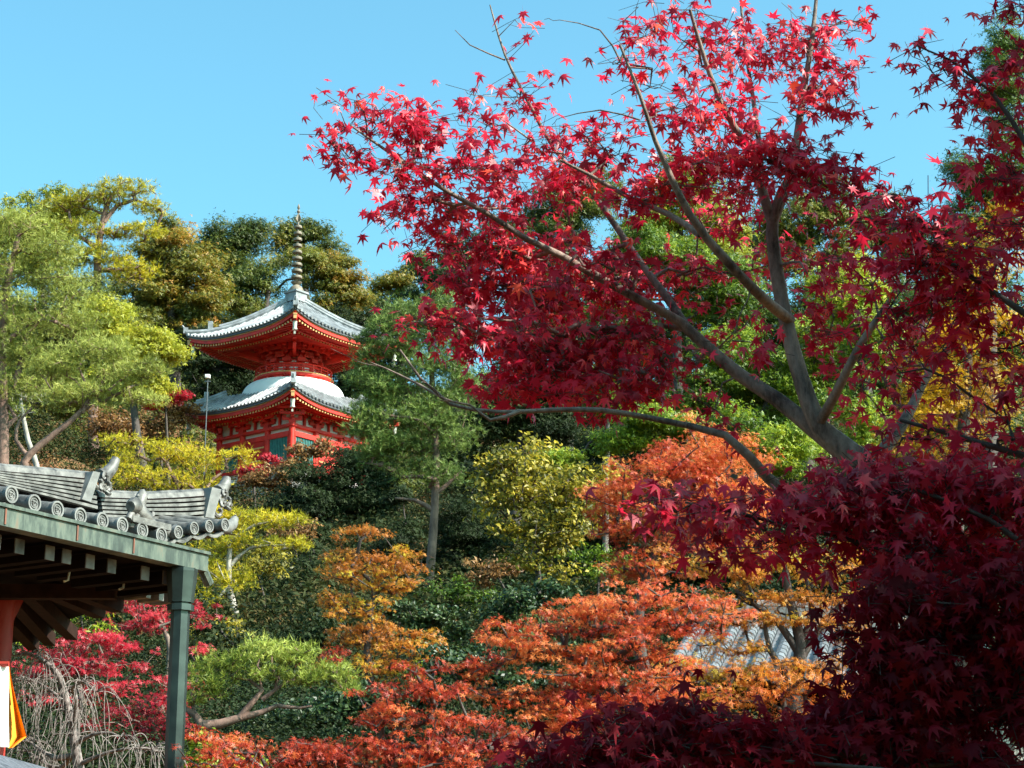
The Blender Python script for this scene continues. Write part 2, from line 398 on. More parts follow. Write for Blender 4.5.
# ================================================================== ground
def build_ground():
    xs = np.concatenate([np.linspace(-400, -60, 12), np.linspace(-55, 55, 90), np.linspace(60, 400, 12)])
    ys = np.concatenate([np.linspace(-60, 10, 8), np.linspace(12, 180, 150), np.linspace(190, 420, 12)])
    X, Yg = np.meshgrid(xs, ys); Z = H(X, Yg)
    V = np.stack([X, Yg, Z], -1).reshape(-1, 3); a, b = X.shape
    i, j = np.meshgrid(np.arange(a - 1), np.arange(b - 1), indexing='ij'); q = i * b + j
    F = np.stack([q, q + 1, q + b + 1, q + b], -1).reshape(-1, 4)
    m, nt, bs = newmat('leaf_litter_soil'); tc = nt.nodes.new('ShaderNodeTexCoord')
    v = nt.nodes.new('ShaderNodeTexVoronoi'); v.inputs['Scale'].default_value = 7
    n = nt.nodes.new('ShaderNodeTexNoise'); n.inputs['Scale'].default_value = .8; n.inputs['Detail'].default_value = 10
    nt.links.new(tc.outputs['Object'], v.inputs['Vector']); nt.links.new(tc.outputs['Object'], n.inputs['Vector'])
    r1 = ramp(nt, [(0, (.05, .025, .012)), (.35, (.17, .06, .02)), (.6, (.28, .09, .03)), (1, (.20, .13, .04))])
    s = nt.nodes.new('ShaderNodeSeparateColor'); nt.links.new(v.outputs['Color'], s.inputs[0]); nt.links.new(s.outputs[0], r1.inputs[0])
    r2 = ramp(nt, [(.42, (.04, .055, .015)), (.6, (.12, .06, .03))]); nt.links.new(n.outputs['Fac'], r2.inputs[0])
    mx = nt.nodes.new('ShaderNodeMix'); mx.data_type = 'RGBA'; mx.inputs[0].default_value = .6
    nt.links.new(r2.outputs[0], mx.inputs[6]); nt.links.new(r1.outputs[0], mx.inputs[7]); nt.links.new(mx.outputs[2], bs.inputs['Base Color'])
    bs.inputs['Roughness'].default_value = .95
    bp = nt.nodes.new('ShaderNodeBump'); bp.inputs['Strength'].default_value = .5; nt.links.new(v.outputs['Distance'], bp.inputs['Height']); nt.links.new(bp.outputs[0], bs.inputs['Normal'])
    tag(link('ground', mesh_np('ground', V, [F], m, smoothf=True)), kind='structure')
build_ground()

def build_undergrowth():
    rng = np.random.default_rng(77)
    def lay(name, n, y0, y1, pal, hgt, size, leaf, cover, tsh=0, sel=None):
        y = rng.uniform(y0, y1, n); x = rng.uniform(-1, 1, n) * (.30 * y + 3)
        nz = np.sin(x * .7 + y * .3) + np.sin(x * .31 - y * .53 + 1.3) + rng.normal(0, .6, n)
        kp = nz > (sel if sel is not None else -9); kp &= ~((np.abs(x + 12) < 6.5) & (np.abs(y - 106) < 6.5)); x = x[kp]; y = y[kp]; n = len(x)
        r = hgt * rng.uniform(.4, 1.1, n); idx = np.repeat(np.arange(n), np.maximum(3, (cover * (r / size) ** 2)).astype(int))
        u = sph(rng, len(idx), .4); u[:, 2] = np.abs(u[:, 2])
        c = np.stack([x, y, H(x, y)], -1); pos = c[idx] + u * r[idx, None] * np.array([1.1, 1.1, 1.0])
        t = np.clip(.4 + tsh + rng.normal(0, .24, n)[idx] + rng.normal(0, .15, len(idx)), 0, 1)
        nor = rng.normal(size=(len(idx), 3)) * .6 + u + [0, -.1, .4]
        o = link(name, leaves_mesh(name, pos, nor, size * rng.uniform(.7, 1.3, len(idx)), leaf, lm(pal), t, rng)); tag(o, kind='stuff'); return o
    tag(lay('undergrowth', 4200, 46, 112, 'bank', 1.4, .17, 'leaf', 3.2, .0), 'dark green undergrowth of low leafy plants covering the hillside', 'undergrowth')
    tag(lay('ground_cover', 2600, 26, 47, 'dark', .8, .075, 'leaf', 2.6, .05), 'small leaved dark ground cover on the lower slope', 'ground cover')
    tag(lay('hill_scrub', 3000, 112, 172, 'olive', 2.4, .38, 'tri3', 3.2, -.2), 'olive scrub filling the upper slope below the ridge trees', 'scrub')
    tag(lay('fallen_leaves', 2200, 60, 135, 'brown', .9, .15, 'leaf', 2.4, .1, .3), 'rust brown fallen leaves and dry brush on the bank', 'leaf litter')
build_undergrowth()

# ================================================================== pagoda
PB = P(293, 400, 106); ZR = lambda z: z + CAMZ       # heights measured from the eye
pag = empty('pagoda', (PB[0], 106, ZR(21.7)), 'tall vermilion two storey pagoda with white dome, tiled roofs and ringed spire on the hill', 'pagoda', rz=R(51.3))
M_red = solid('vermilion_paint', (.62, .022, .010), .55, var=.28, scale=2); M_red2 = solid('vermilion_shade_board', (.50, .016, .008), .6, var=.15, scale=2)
M_white = solid('white_plaster', (.80, .79, .76), .8, var=.04, scale=3); M_gold = solid('ochre_end_paint', (.62, .36, .14), .5, var=.1)
M_tile = solid('silver_roof_tile', (.25, .255, .26), .45, var=.4, scale=2.2, spec=.5, bump=.2)
M_teal = solid('teal_lattice', (.03, .13, .12), .5, var=.2); M_bronze = solid('weathered_bronze', (.20, .16, .115), .55, var=.3, scale=5)
M_stone = solid('granite', (.32, .31, .29), .85, var=.2, scale=4); M_tiled = solid('dark_tile_edge', (.07, .075, .085), .5, var=.3)
M_tb = solid('teal_bars', (.05, .20, .18), .5); M_bell = solid('bell_metal', (.55, .52, .42), .4, .3, var=.2)
Z0 = 21.7
def rel(z): return z - Z0
def rotk(v, k):
    v = np.asarray(v, float); c, s = [(1, 0), (0, 1), (-1, 0), (0, -1)][k]
    return np.stack([v[..., 0] * c - v[..., 1] * s, v[..., 0] * s + v[..., 1] * c, v[..., 2]], -1)
def roof_z(x, q, half, z0, lift, rise, cur):
    t = 1 - q / half; return z0 + rise * ((1 - cur) * t + cur * t * t) + lift * np.abs(x / half) ** 3 * (q / half) ** .5
def pag_roof(half, z0, lift, rise, cur, qin, wall, name, dz_soff):
    rf = MB(); nx, nq = 29, 9
    for k in range(4):
        G = np.zeros((nq, nx, 3))
        for i, q in enumerate(np.linspace(half, qin, nq)):
            for j, s in enumerate(np.linspace(-1, 1, nx)):
                x = s * q; G[i, j] = (x, -q, roof_z(x, q, half, z0, lift, rise, cur))
        rf.grid(rotk(G, k))
    for k in range(4):
        for x in np.arange(-half + .14, half - .1, .27):
            q1 = max(abs(x), qin)
            qs = np.linspace(half + .06, q1, 7); z = roof_z(x, np.minimum(qs, half), half, z0, lift, rise, cur) + .03
            rf.tube(rotk(np.stack([np.full(7, x), -qs, z], -1), k), .078, 7)
    roof = rf.build('roof', M_tile, pag, R(40))
    # hip ridges
    for k in range(4):
        rd = MB(); q = np.linspace(half + .02, qin, 10); z = roof_z(q, q, half, z0, lift, rise, cur)
        pts = rotk(np.stack([q, -q, z + .13], -1), k); rd.tube(pts, .15, 8)
        rd.tube(pts[3:] + [0, 0, .14], .13, 8)
        e = rotk(np.array([half * .78, -half * .78, roof_z(half * .78, half * .78, half, z0, lift, rise, cur) + .42]), k)
        rd.box(e, (.26, .26, .5), rz=R(45)); 
        e = rotk(np.array([half + .02, -half - .02, z0 + lift + .22]), k); rd.box(e, (.24, .24, .34), rz=R(45))
        rd.tube([e, e + rotk(np.array([.14, -.14, .30]), k)], [.09, .05], 6)
        rd.build('hip_ridge', M_tile, roof, R(40))
    # eave edge boards
    def strip(off, zt, zb, th, mat, nm, par):
        b_ = MB()
        for k in range(4):
            h = half - off; xs = np.linspace(-h, h, 31); zz = z0 + lift * np.abs(xs / h) ** 3
            for i in range(30):
                p = [[xs[i], -h, zz[i] + zt], [xs[i + 1], -h, zz[i + 1] + zt], [xs[i + 1], -h, zz[i + 1] + zb], [xs[i], -h, zz[i] + zb]]
                pr = np.array(p); cen = pr.copy(); cen[:, 1] += th; cen[:, 0] *= (h - th) / h
                vv = rotk(np.concatenate([pr, cen]), k)
                b_.add(vv, [(0, 1, 2, 3), (4, 7, 6, 5), (0, 4, 5, 1), (3, 2, 6, 7)])
        return b_.build(nm, mat, par)
    strip(.03, -.01, -.13, .2, M_tiled, 'eave_tile_edge', roof)
    ev = strip(.10, -.135, -.175, .3, M_gold, 'eave_trim', pag)
    strip(.13, -.18, -.36, .3, M_red, 'eave_board', pag)
    # soffit + rafters
    sf = MB()
    for k in range(4):
        G = np.zeros((7, 25, 3))
        for i, q in enumerate(np.linspace(half - .15, wall, 7)):
            for j, s in enumerate(np.linspace(-1, 1, 25)):
                t = (half - q) / (half - wall); G[i, j] = (s * q, -q, z0 - .37 + dz_soff * t + lift * abs(s * q / half) ** 3 * (1 - t * .6))
        sf.grid(rotk(G, k))
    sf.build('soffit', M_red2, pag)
    ra = MB(); tp_ = MB()
    for k in range(4):
        for tier, (qa, qb, dz, hh) in enumerate(((half - .22, half - 1.25, -.44, .11), (half - 1.12, wall, -.60, .12))):
            for x in np.arange(-qa + .12, qa - .1, .21):
                q2 = max(qb, abs(x) + .05)
                if q2 > qa - .15: continue
                def zz(q):
                    t = (half - q) / (half - wall); return z0 + dz + dz_soff * t + lift * abs(x / half) ** 3 * (1 - t * .6)
                a = rotk(np.array([x, -qa, zz(qa)]), k); b_ = rotk(np.array([x, -q2, zz(q2)]), k)
                ra.beam(a, b_, .10, hh)
                d = (a - b_); d /= np.linalg.norm(d); tp_.beam(a + d * .002, a + d * .02, .102, hh * 1.02)
        # purlin between the tiers
        h = half - 1.1; 
        xs = np.linspace(-h, h, 13)
        for i in range(12):
            f = lambda x: z0 - .51 + dz_soff * (1.1 / (half - wall)) + lift * abs(x / half) ** 3 * .75
            ra.beam(rotk(np.array([xs[i], -h - .04, f(xs[i])]), k), rotk(np.array([xs[i + 1], -h - .04, f(xs[i + 1])]), k), .12, .13)
        # corner rafter
        ra.beam(rotk(np.array([wall * .8, -wall * .8, z0 - .5 + dz_soff]), k), rotk(np.array([half - .16, -half + .16, z0 + lift - .52]), k), .24, .26)
    tag(ra.build('rafters', M_red, pag), kind='stuff'); tag(tp_.build('rafter_tips', M_gold, pag), kind='stuff')
    for k in range(4):
        c = rotk(np.array([half - .3, -half + .3, 0]), k)
        g = MB(); zt = z0 + lift - .62; g.lathe([(.02, 0), (.13, 0), (.12, -.05), (.10, -.3), (.14, -.44), (.12, -.45), (.02, -.42)], (c[0], c[1], zt - .08), 10)
        g.tube([(c[0], c[1], zt + .1), (c[0], c[1], zt - .1)], .02, 5); g.tube([(c[0], c[1], zt - .5), (c[0], c[1], zt - .66)], .018, 5); g.box((c[0], c[1], zt - .7), (.1, .1, .12), rz=R(45))
        g.build('wind_bell', M_bell, pag, R(35))
        tc_ = MB(); e = rotk(np.array([half - .13, -half + .13, z0 + lift - .5]), k); tc_.box(e, (.17, .17, .22), rz=R(45)); tc_.box(e + [0, 0, .14], (.22, .22, .06), rz=R(45)); tc_.build('corner_cap', M_gold, pag)
# platform and lower body
g = MB(); g.box((0, 0, rel(21.3)), (8.4, 8.4, 1.6)); g.box((0, 0, rel(22.15)), (8.8, 8.8, .2)); g.build('stone_platform', M_stone, pag)
WH = 2.75
g = MB(); g.box((0, 0, rel(23.9)), (2 * WH - .16, 2 * WH - .16, 3.5)); g.build('lower_wall', M_white, pag)
cols = [-WH, -.95, .95, WH]
done = set()
for k in range(4):
    for x in cols:
        c = rotk(np.array([x, -WH, 0]), k); key = (round(c[0], 2), round(c[1], 2))
        if key in done: continue
        done.add(key); g = MB(); g.tube([(c[0], c[1], rel(22.2)), (c[0], c[1], rel(25.7))], .17, 12); g.build('column', M_red, pag, R(40))
for k in range(4):
    for z, w_, h_ in ((22.45, .30, .22), (23.3, .26, .2), (24.88, .30, .26), (25.32, .42, .14), (26.15, .22, .12)):
        L = 2 * WH + (.5 if z > 25 else -.2)
        g = MB(); g.box(rotk(np.array([0, -WH, rel(z) + (k % 2) * .004]), k), (L, w_, h_), rz=k * PI / 2); g.build('wall_beam', M_red, pag)
for k in range(4):
    for x0, x1, kind in ((-2.75, -.95, 'w'), (-.95, .95, 'd'), (.95, 2.75, 'w')):
        cx, wd = (x0 + x1) / 2, x1 - x0 - .34
        if kind == 'w':
            g = MB(); g.box(rotk(np.array([cx, -WH + .02, rel(24.08)]), k), (wd, .1, 1.36), rz=k * PI / 2)
            wn = g.build('window', M_teal, pag); g = MB()
            for s_ in (-1, 1): g.box(rotk(np.array([cx + s_ * wd / 2, -WH, rel(24.08)]), k), (.1, .2, 1.36), rz=k * PI / 2)
            for z_ in (23.36, 24.79): g.box(rotk(np.array([cx, -WH, rel(z_)]), k), (wd + .1, .19, .09), rz=k * PI / 2)
            g.build('window_frame', M_red, wn); g = MB()
            for t in np.linspace(-wd / 2 + .12, wd / 2 - .12, 11): g.box(rotk(np.array([cx + t, -WH - .045, rel(24.08)]), k), (.045, .06, 1.34), rz=k * PI / 2)
            g.build('lattice', M_tb, wn)
        else:
            g = MB()
            for s_ in (-1, 1): 
                g.box(rotk(np.array([cx + s_ * wd / 4, -WH - .02, rel(23.7)]), k), (wd / 2 - .02, .12, 2.1), rz=k * PI / 2)
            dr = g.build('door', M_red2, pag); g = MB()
            for zz in (23.0, 23.7, 24.4): g = MB(); g.box(rotk(np.array([cx, -WH - .09, rel(zz)]), k), (wd, .04, .08), rz=k * PI / 2); g.build('door_band', M_gold, dr)
def bracket(px, py, ang, z, tiers, s, name='bracket', rad=False):
    g = MB(); ca, sa = math.cos(ang), math.sin(ang)
    out = np.array([ca, sa, 0]); sid = np.array([-sa, ca, 0]); c = np.array([px, py, z])
    g.box(c, (.34 * s, .34 * s, .16 * s), rz=ang)
    for t in range(tiers):
        zt = .17 * s + t * .24 * s; o = .30 * s * t
        a = c + [0, 0, zt]; L = (.5 + .13 * t) * s
        g.beam(a + out * o - sid * L, a + out * o + sid * L, .12 * s, .13 * s)
        if t: g.beam(a - out * .15, a + out * (o + .12 * s), .12 * s, .14 * s)
        for u_ in (-1, -.0, 1):
            g.box(a + out * o + sid * u_ * (L - .1 * s) + [0, 0, .12 * s], (.2 * s, .2 * s, .12 * s), rz=ang)
        g.box(a + out * (o + .24 * s) + [0, 0, .11 * s], (.17 * s, .17 * s, .11 * s), rz=ang)
    g.build(name, M_red, pag)
done = set()
for k in range(4):
    for x in cols:
        c = rotk(np.array([x, -WH, 0]), k); key = (round(c[0], 2), round(c[1], 2))
        if key in done: continue
        done.add(key); a = -PI / 2 + k * PI / 2
        if abs(x) == WH: a = math.atan2(c[1], c[0])
        bracket(c[0], c[1], a, rel(25.48), 3, 1.05)
    for x in (-1.85, 0, 1.85):     # strut between the bracket sets
        c = rotk(np.array([x, -WH - .02, rel(25.65)]), k); g = MB(); g.box(c, (.12, .12, .5), rz=k * PI / 2); g.box(c + [0, 0, .3], (.26, .22, .14), rz=k * PI / 2); g.build('bracket_strut', M_red, pag)
g = MB(); g.box((0, 0, rel(26.2)), (2 * WH - .2, 2 * WH - .2, 1.3)); g.build('bracket_wall', M_white, pag)
pag_roof(4.25, 26.42 - Z0, .58, 3.5, .2, 2.55, WH + .1, 'lower', .25)
# dome
g = MB(); pr = [(2.85, rel(27.3))]
for a in np.linspace(0, 1, 14): pr.append((2.0 + .85 * math.cos(a * PI / 2) ** .8, rel(27.5) + .95 * math.sin(a * PI / 2)))
pr.append((1.5, rel(28.5))); g.lathe(pr, n=64); g.build('plaster_dome', M_white, pag, R(50))
# balcony
g = MB(); g.lathe([(1.3, rel(28.3)), (1.85, rel(28.32)), (1.9, rel(28.5)), (2.12, rel(28.55)), (2.18, rel(28.62)), (2.18, rel(28.74)), (1.2, rel(28.76))], n=48)
for i in range(16):
    a = i * 2 * PI / 16; g.box((2.0 * math.cos(a), 2.0 * math.sin(a), rel(28.42)), (.35, .5, .2), rz=a); g.box((2.05 * math.cos(a), 2.05 * math.sin(a), rel(28.25)), (.25, .2, .2), rz=a)
g.build('balcony_floor', M_red, pag)
g = MB(); n = 48
for z, r_ in ((28.90, .035), (29.05, .035), (29.22, .05)):
    a = np.linspace(0, 2 * PI, n + 1); g.tube(np.stack([2.08 * np.cos(a), 2.08 * np.sin(a), np.full(n + 1, rel(z))], -1), r_, 6, cap=False)
for i in range(24):
    a = i * 2 * PI / 24; g.box((2.08 * math.cos(a), 2.08 * math.sin(a), rel(28.97)), (.07, .07, .48), rz=a)
rl = g.build('railing', M_red, pag); g = MB()
a = np.linspace(0, 2 * PI, n + 1); g.tube(np.stack([2.17 * np.cos(a), 2.17 * np.sin(a), np.full(n + 1, rel(28.75))], -1), .035, 6, cap=False); g.build('rail_trim', M_gold, rl)
# drum
g = MB(); g.lathe([(1.3, rel(28.6)), (1.3, rel(29.45)), (1.36, rel(29.5)), (1.36, rel(29.62)), (1.3, rel(29.66)), (1.3, rel(31))], n=40); g.build('drum', M_white, pag, R(40))
g = MB()
for i in range(12):
    a = i * 2 * PI / 12; g.tube([(1.31 * math.cos(a), 1.31 * math.sin(a), rel(28.7)), (1.31 * math.cos(a), 1.31 * math.sin(a), rel(29.6))], .12, 8)
for z in (28.95, 29.35, 29.62): g.lathe([(1.25, rel(z) - .07), (1.42, rel(z) - .07), (1.42, rel(z) + .07), (1.25, rel(z) + .07)], n=40)
g.build('drum_post', M_red, pag)
for i in range(12):
    a = i * 2 * PI / 12 + PI / 12 * 0; bracket(1.4 * math.cos(a), 1.4 * math.sin(a), a, rel(29.6), 4, 1.35, 'radial_bracket')
for i in range(4):
    a = PI / 4 + i * PI / 2; g = MB(); g.beam((1.6 * math.cos(a), 1.6 * math.sin(a), rel(30.0)), (4.2 * math.cos(a), 4.2 * math.sin(a), rel(30.72)), .2, .24); g.beam((1.6 * math.cos(a), 1.6 * math.sin(a), rel(29.75)), (3.0 * math.cos(a), 3.0 * math.sin(a), rel(30.2)), .18, .2); g.build('corner_arm', M_red, pag)
g = MB()
for k in range(4): 
    g = MB(); g.box(rotk(np.array([0, -2.45, rel(30.62)]), k), (5.1, .2, .2 + .004 * k), rz=k * PI / 2); g.box(rotk(np.array([0, -1.95, rel(30.5)]), k), (4.1, .18, .18 + .004 * k), rz=k * PI / 2); g.build('eave_purlin', M_red, pag)
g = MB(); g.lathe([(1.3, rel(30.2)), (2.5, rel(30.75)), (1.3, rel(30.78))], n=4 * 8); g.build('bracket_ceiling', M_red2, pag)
pag_roof(4.2, 30.65 - Z0, .58, 2.85, .35, .35, 1.9, 'upper', .35)
# spire
sr = MB(); sr.box((0, 0, rel(33.55)), (.85, .85, .5)); sr.box((0, 0, rel(33.83)), (1.0, 1.0, .1)); spire_base = sr.build('spire_base', M_tile, pag)
sr = MB(); sr.lathe([(.42, rel(33.88)), (.42, rel(33.98)), (.34, rel(34.15)), (.15, rel(34.3)), (.28, rel(34.4)), (.32, rel(34.46)), (.1, rel(34.5)), (.055, rel(34.55)), (.05, rel(38.4)), (.02, rel(39.05))], n=16)
sp_ = sr.build('spire', M_bronze, pag, R(35))
for i in range(9):
    z = rel(34.75 + i * .37); r_ = .30 - .011 * i; g = MB()
    g.lathe([(.055, z - .02), (r_ * .8, z - .05), (r_, z - .07), (r_ + .015, z), (r_, z + .07), (r_ * .8, z + .04), (.055, z + .03)], n=16); g.build('ring', M_bronze, sp_, R(35))
g = MB()
for i in range(4):
    a = i * PI / 2; g.prism([[.04 * math.cos(a), .04 * math.sin(a), rel(38.0)], [.22 * math.cos(a), .22 * math.sin(a), rel(38.15)], [.14 * math.cos(a), .14 * math.sin(a), rel(38.35)], [.04 * math.cos(a), .04 * math.sin(a), rel(38.5)]], (-.02 * math.sin(a), .02 * math.cos(a), 0))
g.build('water_flame_finial', M_bronze, sp_)
g = MB(); g.lathe([(.01, rel(38.5)), (.09, rel(38.58)), (.1, rel(38.64)), (.03, rel(38.75)), (.08, rel(38.84)), (.08, rel(38.9)), (.01, rel(39.1))], n=12); g.build('jewel', M_bronze, sp_, R(40))

# floodlight pole left of the pagoda
q = P(208, 376, 97); gz = float(H(q[0], 97)); fl = empty('floodlight_pole', (q[0], 97, gz), 'thin grey pole with a small white floodlight left of the pagoda', 'pole')
M_pole = solid('galvanised_pole', (.12, .125, .13), .45, .6)
g = MB(); g.tube([(0, 0, -.2), (0, 0, q[2] - gz)], .03, 8); g.build('pole', M_pole, fl)
g = MB(); g.box((0, -.1, q[2] - gz - .05), (.24, .2, .18)); g.box((0, -.28, q[2] - gz - .05), (.2, .06, .13)); g.build('lamp_head', M_white, fl)
g = MB(); g.box((0, 0, q[2] - gz - .28), (.3, .06, .06)); g.build('mounting_bracket', M_pole, fl)

# ================================================================== temple hall corner, near left
GA, GB = P(4, 495, 17.4), P(154, 534, 19.1)
gx = nrm(np.array([GB[0] - GA[0], GB[1] - GA[1], 0])); gy = np.array([-gx[1], gx[0], 0]); g_ang = math.atan2(gx[1], gx[0])
hall = empty('temple_hall', (GA[0], GA[1], 0), 'corner of a grey tiled temple hall with dark eaves and green copper gutter, lower left', 'temple hall', rz=g_ang)
O2 = np.array([GA[0], GA[1], 0])
def loc(p): d = np.asarray(p, float) - O2; return np.array([d @ gx, d @ gy, d[2]])
def V(px, py, yl):                        # pixel to a point of the upright plane yl metres behind the eave
    d = ray(px, py); o = np.array([0, 0, CAMZ]) - O2; t = (yl - o @ gy) / (d @ gy); return loc(np.array([0, 0, CAMZ]) + d * t)
def ZP(px, py, z):
    d = ray(px, py); t = (z - CAMZ) / d[2]; return loc(np.array([0, 0, CAMZ]) + d * t)
M_rt = solid('weathered_grey_roof_tile', (.085, .078, .070), .5, var=.5, scale=9, spec=.5, bump=.8, col2=(.20, .188, .17))
M_rt2 = solid('pale_tile_face', (.17, .165, .155), .5, var=.3, scale=9, bump=.3)
def copper():
    m, nt, b = newmat('verdigris_copper'); tc = nt.nodes.new('ShaderNodeTexCoord'); mp = nt.nodes.new('ShaderNodeMapping'); mp.inputs['Scale'].default_value = (3, 3, .8)
    n = nt.nodes.new('ShaderNodeTexNoise'); n.inputs['Scale'].default_value = 3; n.inputs['Detail'].default_value = 9; n.inputs['Roughness'].default_value = .65
    nt.links.new(tc.outputs['Object'], mp.inputs[0]); nt.links.new(mp.outputs[0], n.inputs['Vector'])
    r = ramp(nt, [(.3, (.02, .023, .02)), (.45, (.05, .065, .052)), (.58, (.11, .13, .10)), (.72, (.17, .12, .08))]); nt.links.new(n.outputs['Fac'], r.inputs[0]); nt.links.new(r.outputs[0], b.inputs['Base Color'])
    b.inputs['Roughness'].default_value = .5; b.inputs['Metallic'].default_value = .25; return m
M_cop = copper(); M_cop2 = solid('dark_verdigris', (.018, .026, .026), .35, .4, var=.5, scale=3, col2=(.05, .07, .062)); M_rust = solid('rust_seam', (.16, .06, .035), .7)
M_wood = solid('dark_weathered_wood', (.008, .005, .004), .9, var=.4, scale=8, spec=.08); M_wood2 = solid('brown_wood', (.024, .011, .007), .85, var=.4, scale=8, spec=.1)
M_tip = solid('whitewashed_rafter_end', (.17, .16, .15), .85, var=.5); M_pillar = solid('faded_red_pillar', (.33, .03, .02), .55, var=.2, scale=3)
# roof: eave positions and the height of the eave along the local x axis
eave_px = [(-60, 482), (4, 495.5), (27, 504), (50, 510.5), (73, 517), (95, 521.5), (115, 526), (135, 531), (154, 536), (171, 533), (187, 529), (202, 527), (218, 525.5)]
E = np.array([V(a, b, 0) for a, b in eave_px]); ez = lambda x: float(np.interp(x, E[:, 0], E[:, 2]))
rx_ = list(np.arange(E[0, 0] - 1.5, E[0, 0], .29)) + [E[0, 0]] + list(E[1:9, 0]) + list(E[9:, 0])
xs = np.array(sorted(set([round(float(x), 3) for x in np.concatenate([np.arange(E[0, 0] - 1.6, E[1, 0] - .1, .29), E[1:, 0]])])))
RIDGE_Y = 1.0
def ridge_z(x): return ez(min(x, E[-1, 0])) + .17
g = MB(); xx = np.linspace(xs[0], xs[-1] + .35, 40); G = np.zeros((7, 40, 3))
for i, t in enumerate(np.linspace(0, 1, 7)):
    for j, x in enumerate(xx): G[i, j] = (x, t * RIDGE_Y, ez(x) - .05 + .17 * t + .06 * t * t)
g.grid(G); G2 = G.copy()
for i, t in enumerate(np.linspace(0, 1, 7)):
    for j, x in enumerate(xx): G2[i, j] = (x, RIDGE_Y + t * 1.2, ez(x) + .18 - .5 * t)
g.grid(G2)
for x in xs:
    r_ = .078 if x < E[9, 0] - .01 else .064
    ys = np.linspace(-.07, RIDGE_Y, 7); g.tube([(x - .12 * (y + .07), y, ez(x) + .17 * y + .06 * y * y) for y in ys], r_, 12)
rf = g.build('roof', M_rt, hall, R(35))
for x in xs:                       # round end tiles with a raised swirl
    r_ = .078 if x < E[9, 0] - .01 else .064
    g = MB(); c = np.array([x, -.075, ez(x)])
    def ring(r0, r1, y0, y1, n=20):
        a = np.arange(n) * 2 * PI / n
        V_ = np.concatenate([np.stack([c[0] + r * np.cos(a), np.full(n, c[1] + y), c[2] + r * np.sin(a)], -1) for r, y in ((r0, y0), (r1, y0), (r1, y1), (r0, y1))])
        g.add(V_, [(k * n + j, k * n + (j + 1) % n, ((k + 1) % 4) * n + (j + 1) % n, ((k + 1) % 4) * n + j) for k in range(4) for j in range(n)])
    ring(r_ * .80, r_ * 1.02, -.022, .01); ring(r_ * .50, r_ * .60, -.016, .01)
    a = np.arange(20) * 2 * PI / 20; g.add(np.stack([c[0] + r_ * .9 * np.cos(a), np.full(20, c[1] - .006), c[2] + r_ * .9 * np.sin(a)], -1), [tuple(range(20))])
    for k in range(3):
        t = np.linspace(0, 1, 6); aa = k * 2 * PI / 3 + t * 2.6
        g.tube(np.stack([c[0] + r_ * .38 * (1 - t * .75) * np.cos(aa), np.full(6, c[1] - .012), c[2] + r_ * .38 * (1 - t * .75) * np.sin(aa)], -1), r_ * .1 * (1.2 - t * .7), 5)
    g.build('eave_tile_end', M_rt2, hall, R(35))
g = MB()                           # pan tile lips between the round ones
for a_, b_ in zip(xs[:-1], xs[1:]):
    t = np.linspace(0, 1, 7); X = a_ + (b_ - a_) * t; Zc = [ez(x) - .075 - .035 * math.sin(PI * u) for x, u in zip(X, t)]
    for i in range(6): g.beam((X[i], -.03, Zc[i]), (X[i + 1], -.03, Zc[i + 1]), .09, .03)
g.build('pan_tile_lips', M_rt, hall)
# two ridges of stacked tiles that end in ogre tile slabs
def ridge_stack(top, bot, yl, name, layers=5):
    """top/bot: pixel outlines of the stack's upper and lower edge"""
    n = 14; T = np.array([V(a, b, yl) for a, b in top]); B_ = np.array([V(a, b, yl) for a, b in bot]); X = np.linspace(max(T[0, 0], B_[0, 0]), min(T[-1, 0], B_[-1, 0]), n)
    zt = np.interp(X, T[:, 0], T[:, 2]); zb = np.interp(X, B_[:, 0], B_[:, 2]); rg = MB()
    for L in range(layers):
        f0, f1 = L / layers, (L + .6) / layers; wd = .30 - .02 * L
        for i in range(n - 1):
            p = [(X[i], zb[i] + (zt[i] - zb[i]) * f0), (X[i + 1], zb[i + 1] + (zt[i + 1] - zb[i + 1]) * f0), (X[i + 1], zb[i + 1] + (zt[i + 1] - zb[i + 1]) * f1), (X[i], zb[i] + (zt[i] - zb[i]) * f1)]
            rg.add([(a, yl - wd / 2, z) for a, z in p] + [(a, yl + wd / 2, z) for a, z in p], [(0, 1, 2, 3), (7, 6, 5, 4), (0, 4, 5, 1), (3, 2, 6, 7), (0, 3, 7, 4), (1, 5, 6, 2)])
    rg.tube(np.stack([X, np.full(n, yl), zt + .0], -1), .085, 10)
    o = rg.build(name, M_rt, hall, R(35)); c_ = MB()
    for i in range(n - 1): c_.prism([(X[i], yl - .09, zb[i]), (X[i + 1], yl - .09, zb[i + 1]), (X[i + 1], yl - .09, zt[i + 1]), (X[i], yl - .09, zt[i])], (0, .18, 0))
    c_.build('mortar_core', M_wood, o); return o
s3 = lambda a, b: (a * .2344, 450 + b * .2344)      # from an enlarged view
r1_ = ridge_stack([s3(-300, 60), s3(0, 96), s3(200, 112), s3(375, 128)], [s3(-300, 90), s3(0, 165), s3(200, 215), s3(380, 262)], .62, 'ridge', 6)
r2_ = ridge_stack([s3(392, 205), s3(600, 212), s3(750, 205), s3(880, 196)], [s3(392, 292), s3(600, 300), s3(750, 305), s3(880, 295)], .62, 'ridge', 5)
